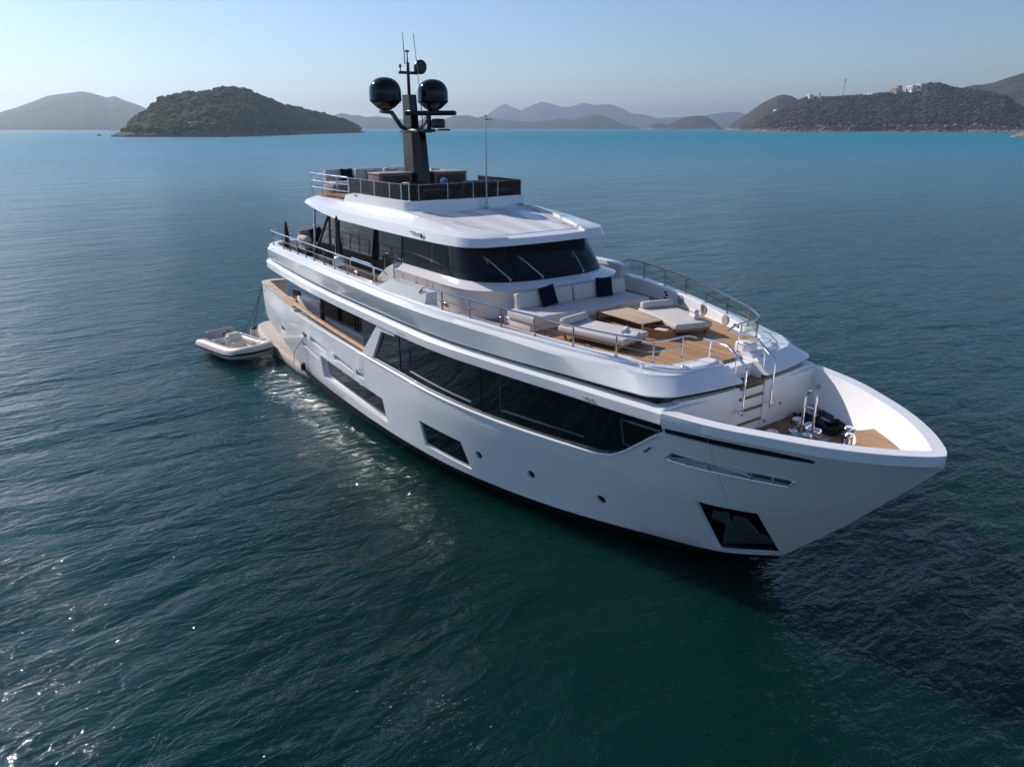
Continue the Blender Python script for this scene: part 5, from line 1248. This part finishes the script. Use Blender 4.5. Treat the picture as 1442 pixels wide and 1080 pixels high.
FAR = [(-10164, 6351, 91.8), (-9952, 6678, 193.7), (-9866, 6804, 299.1), (-9799, 6901, 349.5), (-9724, 7006, 299.1), (-9660, 7093, 254.6), (-9577, 7205, 315.2), (-9466, 7350, 382.4), (-9380, 7459, 355.1), (-9265, 7602, 298.5), (-9176, 7709, 314.4), (-9059, 7846, 364.1), (-8967, 7951, 330.7), (-8796, 8139, 339.9), (-8701, 8241, 296.5), (-8576, 8370, 211.8), (-8454, 8494, 195.3), (-8302, 8642, 144.7), (-8044, 8882, 159.9), (-7791, 9105, 182.6), (-7592, 9272, 223.8), (-7429, 9403, 225.7), (-7227, 9559, 156.4), (-7022, 9711, 58.6)]
SMALL = [(-3645, 3687, 0.5), (-3639, 3692, 3.4), (-3612, 3718, 31.9), (-3580, 3749, 39.2), (-3546, 3781, 27.4), (-3503, 3821, 56.4), (-3449, 3869, 74.8), (-3405, 3909, 83.2), (-3361, 3947, 74.5), (-3325, 3977, 46.1), (-3294, 4002, 13.0), (-3278, 4015, 1.4)]
CAPE = [(-2335, 2848, 0.3), (-2327, 2855, 0.8), (-2316, 2865, 10.0), (-2298, 2879, 34.3), (-2266, 2904, 57.2), (-2241, 2923, 82.2), (-2221, 2938, 99.9), (-2209, 2948, 111.6), (-2180, 2969, 129.0), (-2157, 2986, 143.3), (-2136, 3001, 146.8), (-2111, 3018, 140.9), (-2083, 3038, 124.8), (-2057, 3056, 98.2), (-2016, 3083, 54.1)]
HEAD = [(-1634, 2129, 0.3), (-1628, 2133, 1.2), (-1624, 2136, 10.0), (-1618, 2141, 26.7), (-1606, 2150, 37.6), (-1583, 2167, 51.5), (-1560, 2184, 68.6), (-1538, 2199, 72.7), (-1518, 2213, 90.6), (-1497, 2227, 100.9), (-1475, 2242, 101.6), (-1457, 2253, 103.4), (-1429, 2271, 102.9), (-1414, 2281, 104.8), (-1381, 2301, 103.0), (-1362, 2312, 108.0), (-1319, 2337, 111.6), (-1288, 2354, 114.0), (-1249, 2375, 114.6), (-1218, 2391, 115.7), (-1211, 2394, 128.9), (-1200, 2400, 135.1), (-1187, 2407, 136.1), (-1168, 2416, 132.7), (-1147, 2426, 124.7), (-1131, 2434, 120.9), (-1082, 2456, 113.9), (-1022, 2481, 99.0), (-1001, 2490, 79.5), (-976, 2500, 64.6), (-929, 2518, 48.1), (-863, 2541, 25.0), (-814, 2558, 2.6)]
RIGHT = [(-1617, 3420, 122.4), (-1591, 3433, 166.0), (-1568, 3444, 172.0), (-1547, 3453, 176.3), (-1526, 3462, 175.2), (-1495, 3476, 182.4), (-1456, 3492, 197.7), (-1421, 3507, 210.8), (-1401, 3515, 216.3), (-1322, 3545, 241.7), (-1196, 3590, 241.1), (-1068, 3630, 210.6)]
SCRUB = land_mat('island_scrub', (0.026, 0.042, 0.012), (0.055, 0.075, 0.022), (0.11, 0.12, 0.04), (0.15, 0.118, 0.09), 5.0, 1.0)
DRY = land_mat('headland_scrub', (0.032, 0.036, 0.022), (0.055, 0.052, 0.034), (0.085, 0.072, 0.050), (0.24, 0.165, 0.12), 5.5, 0.6)
BARE = land_mat('dry_hill_grass', (0.060, 0.048, 0.032), (0.080, 0.062, 0.042), (0.050, 0.052, 0.032), (0.24, 0.18, 0.13), 8.0, 0.35)
FARM = land_mat('distant_hill', (0.045, 0.050, 0.035), (0.06, 0.06, 0.04), (0.06, 0.062, 0.045), (0.12, 0.11, 0.09), 4.0, 0.2)
hill('hills', LEFT_MOUNTAIN, 1900, FARM, n=120, gully=0.16, seed=3, gs=160)
hill('hills', LEFT_SPUR, 300, FARM, n=60, gully=0.16, seed=8, gs=120)
hill('hills', RANGE, 700, FARM, n=150, gully=0.14, seed=5, gs=220)
hill('mountains', FAR, 1500, FARM, n=120, gully=0.10, seed=6, gs=500)
_, V = hill('islet', SMALL, 260, BARE, n=110, gully=0.22, seed=13, gs=90)
hill('hills', RIGHT, 800, BARE, n=90, gully=0.18, seed=21, gs=150)
hill('cape', CAPE, 420, BARE, n=100, gully=0.16, seed=23, gs=110)
_, VH = hill('headland', HEAD, 560, DRY, n=260, nf=44, gully=0.26, rough=0.05, p=0.72, seed=31, gs=75)
_, VG = hill('island', GREEN_R, 100, SCRUB, n=260, nf=48, shore=GREEN_S, gully=0.30, rough=0.07, p=0.68, seed=41, gs=42)
BUSH = land_mat('bush_leaves', (0.024, 0.042, 0.010), (0.055, 0.080, 0.022), (0.105, 0.120, 0.038), (0.05, 0.055, 0.02), 0.5, 3.0)
BUSHD = land_mat('dry_bush_leaves', (0.044, 0.044, 0.024), (0.068, 0.060, 0.036), (0.10, 0.078, 0.050), (0.05, 0.05, 0.03), 0.5, 2.0)
ROCK = mat('shore_rock', (0.21, 0.165, 0.13), 0.9, noise=0.45, nscale=0.15)
ROCKT = mat('tan_shore_rock', (0.30, 0.215, 0.155), 0.9, noise=0.45, nscale=0.08)
scatter('island_bushes', VG, 9000, 4.2, BUSH, 0.0, 0.93, 6, 0.8)
scatter('shore_rocks', VG, 500, 1.8, ROCK, 0.84, 0.985, 0.3, 0.7, lift=0.1)
scatter('headland_bushes', VH, 9000, 4.6, BUSHD, 0.03, 0.93, 10, 0.6)
scatter('headland_rocks', VH, 160, 3.2, ROCKT, 0.93, 0.985, 0.3, 0.8, lift=0.1)
# rocky point at the right edge
m = M(); 
RK = [(-382, 960, 0.1), (-378, 962, 2.2), (-373, 964, 4.0), (-367, 966, 5.0), (-352, 970, 5.6), (-330, 976, 6.5)]
_, VR = hill('rocky_point', RK, 14, ROCKT, n=40, nf=14, gully=0.5, rough=0.25, seed=51, gs=9)

# ------------------------------------------------------------------ buildings and masts on the headland
def bldg(name, label, cat, loc, rz, size, wall, roof='flat', rcol=None, group=None, win=True):
    t = thing(name, label, cat, loc, rz, group); lx, ly, h = size
    m = M(); m.box(-lx / 2, lx / 2, -ly / 2, ly / 2, -14, h); m.build('wall', wall, t, world=False, smooth=0)
    m = M()
    if roof == 'flat': m.box(-lx / 2 - .6, lx / 2 + .6, -ly / 2 - .6, ly / 2 + .6, h, h + 0.9)
    else: m.prism([(-lx / 2 - .8, h), (lx / 2 + .8, h), (lx / 2 * .55, h + ly * .32), (-lx / 2 * .55, h + ly * .32)], 'y', -ly / 2 - .8, ly / 2 + .8)
    m.build('roof', rcol or wall, t, world=False, smooth=0)
    if win:
        for k in range(max(2, int(lx / 7))):
            x = -lx / 2 + lx * (k + 0.5) / max(2, int(lx / 7)); m = M(); m.box(x - 1.6, x + 1.6, -ly / 2 - 0.12, -ly / 2 + 0.2, h * 0.35, h * 0.8); m.build('window', GLASS, t, world=False, smooth=0)
    return t
WW = mat('white_wall', (0.72, 0.70, 0.68), 0.8); PINK = mat('pink_wall', (0.46, 0.28, 0.25), 0.8); OCH = mat('ochre_wall', (0.42, 0.27, 0.16), 0.8); GRR = mat('green_roof', (0.30, 0.42, 0.36), 0.7); TILE = mat('tile_roof', (0.33, 0.15, 0.10), 0.8)
face = R(-31)
G_ = 'houses along the headland ridge'
bldg('house', 'small white house at the left end of the headland ridge', 'house', (-1462, 2188, 99), face, (22, 14, 5), WW, 'hip', WW, G_)
bldg('house', 'low building with a pale green roof just below the ridge left of the tall mast', 'house', (-1398, 2215, 84), face, (48, 16, 6), WW, 'hip', GRR, G_)
bldg('house', 'long white two-storey building in the middle of the headland ridge', 'house', (-1317, 2276, 97), face, (56, 16, 10), WW, 'flat', None, G_)
bldg('house', 'pink house with a tiled roof among the trees on the ridge', 'house', (-1257, 2312, 106), face, (34, 18, 9), PINK, 'hip', TILE, G_)
bldg('tower_house', 'slim pink tower house on the headland ridge', 'house', (-1253, 2318, 108), face, (11, 11, 17), PINK, 'hip', TILE, G_)
bldg('apartment_block', 'white block standing next to the bare knoll on the headland', 'building', (-1222, 2332, 108), face, (34, 18, 19), WW, 'flat', None, G_)
bldg('apartment_block', 'wide grey-white block directly against the bare knoll', 'building', (-1203, 2343, 112), face, (30, 16, 19), mat('grey_wall', (0.55, 0.56, 0.58), 0.8), 'flat', None, G_)
bldg('terrace_wall', 'long ochre building below the white blocks on the headland', 'building', (-1205, 2330, 103), face, (52, 12, 12), OCH, 'flat', None, G_)
bldg('house', 'tiny pale house far down the left slope of the headland', 'house', (-1563, 2165, 58), face, (26, 10, 6), WW, 'flat', None, G_)
bldg('house', 'lone white house on the steep right slope of the headland', 'house', (-1030, 2462, 86), face, (18, 10, 6), WW, 'flat', None, G_)
T = thing('radio_mast', 'tall thin guyed radio mast rising from the headland ridge', 'radio mast', (-1385, 2240, 96))
m = M(); m.cyl((0, 0, 0), (3, 0, 50), 1.1, 0.9, 6); m.build('mast', mat('mast_grey', (0.30, 0.31, 0.34), 0.6), T, world=False); m = M(); m.lathe((3, 0, 49), [(0, 0), (2.2, 0), (2.2, 5), (0, 5.5)], 8); m.build('antenna_drum', mat('mast_head', (0.2, 0.2, 0.22), 0.6), T, world=False)
T = thing('radar_tower', 'white lattice tower topped by a white dome on the headland', 'tower', (-1440, 2200, 84))
m = M()
for sx in (-1, 1):
    for sy in (-1, 1): m.cyl((sx * 8, sy * 8, -6), (sx * 2, sy * 2, 24), 0.9, 0.7, 5)
for z in (2, 9, 16, 22):
    q = 8 - 6 * (z + 6) / 30
    for k in range(4):
        c4 = [(-q, -q), (q, -q), (q, q), (-q, q)]; a, b2 = c4[k], c4[(k + 1) % 4]; m.cyl((*a, z), (*b2, z + 3), 0.6, n=4); m.cyl((*b2, z), (*a, z + 3), 0.6, n=4)
m.build('lattice', WW, T, world=False, smooth=0); m = M(); m.lathe((0, 0, 24), [(0, 0), (3, 0), (3.8, 2.5), (2.8, 5.5), (0, 6.8)], 14); m.build('dome', WW, T, world=False)

# ------------------------------------------------------------------ far boats
def skiff(label, loc, rz, s, hullm, cabm, group='small boats far off'):
    t = thing('small_boat', label, 'boat', loc, rz, group); m = M(); rg = []
    for x, w_, z1 in ((-3, 1.0, 1.0), (-1, 1.2, 1.0), (1.5, 1.0, 1.1), (3.2, 0.08, 1.5)): rg.append([(x * s, -w_ * s, z1 * s), (x * s, -w_ * .7 * s, -0.2), (x * s, w_ * .7 * s, -0.2), (x * s, w_ * s, z1 * s)])
    m.loft(rg, True, True); m.build('hull', hullm, t, world=False, smooth=0)
    m = M(); m.rbox((-0.4 * s, 0, 1.5 * s), (1.8 * s, 1.4 * s, 1.1 * s), 0.1 * s); m.build('cabin', cabm, t, world=False); return t
skiff('dark fishing boat off the left tip of the green island', (-1126, 143, 0), R(120), 1.0, BLACKM, BROWND)
skiff('dark low boat close under the middle of the green island', (-872, 232, 0), R(115), 0.9, BLACKM, BROWND)
skiff('white motor launch under way beside the round islet', (-3341, 4029, 0), R(130), 4.0, WW, WW)
m = M(); m.cyl((-2.6, 0, 0), (-2.6, 0, 3), 0.08, n=6)

# ------------------------------------------------------------------ the air: haze over the whole bay
hz = M(); hz.box(-13900, 9400, -9400, 13900, -8.0, 440.0)
hm_ = bpy.data.materials.new('haze_air'); hm_.use_nodes = True; nt = hm_.node_tree; nt.nodes.remove(nt.nodes['Principled BSDF'])
vol = nt.nodes.new('ShaderNodeVolumePrincipled'); vol.inputs['Color'].default_value = (0.68, 0.83, 1.0, 1); vol.inputs['Density'].default_value = HAZE_DENS; vol.inputs['Anisotropy'].default_value = 0.6
nt.links.new(vol.outputs[0], nt.nodes['Material Output'].inputs['Volume'])
hz.build('haze', hm_, None, smooth=0, kind='stuff')
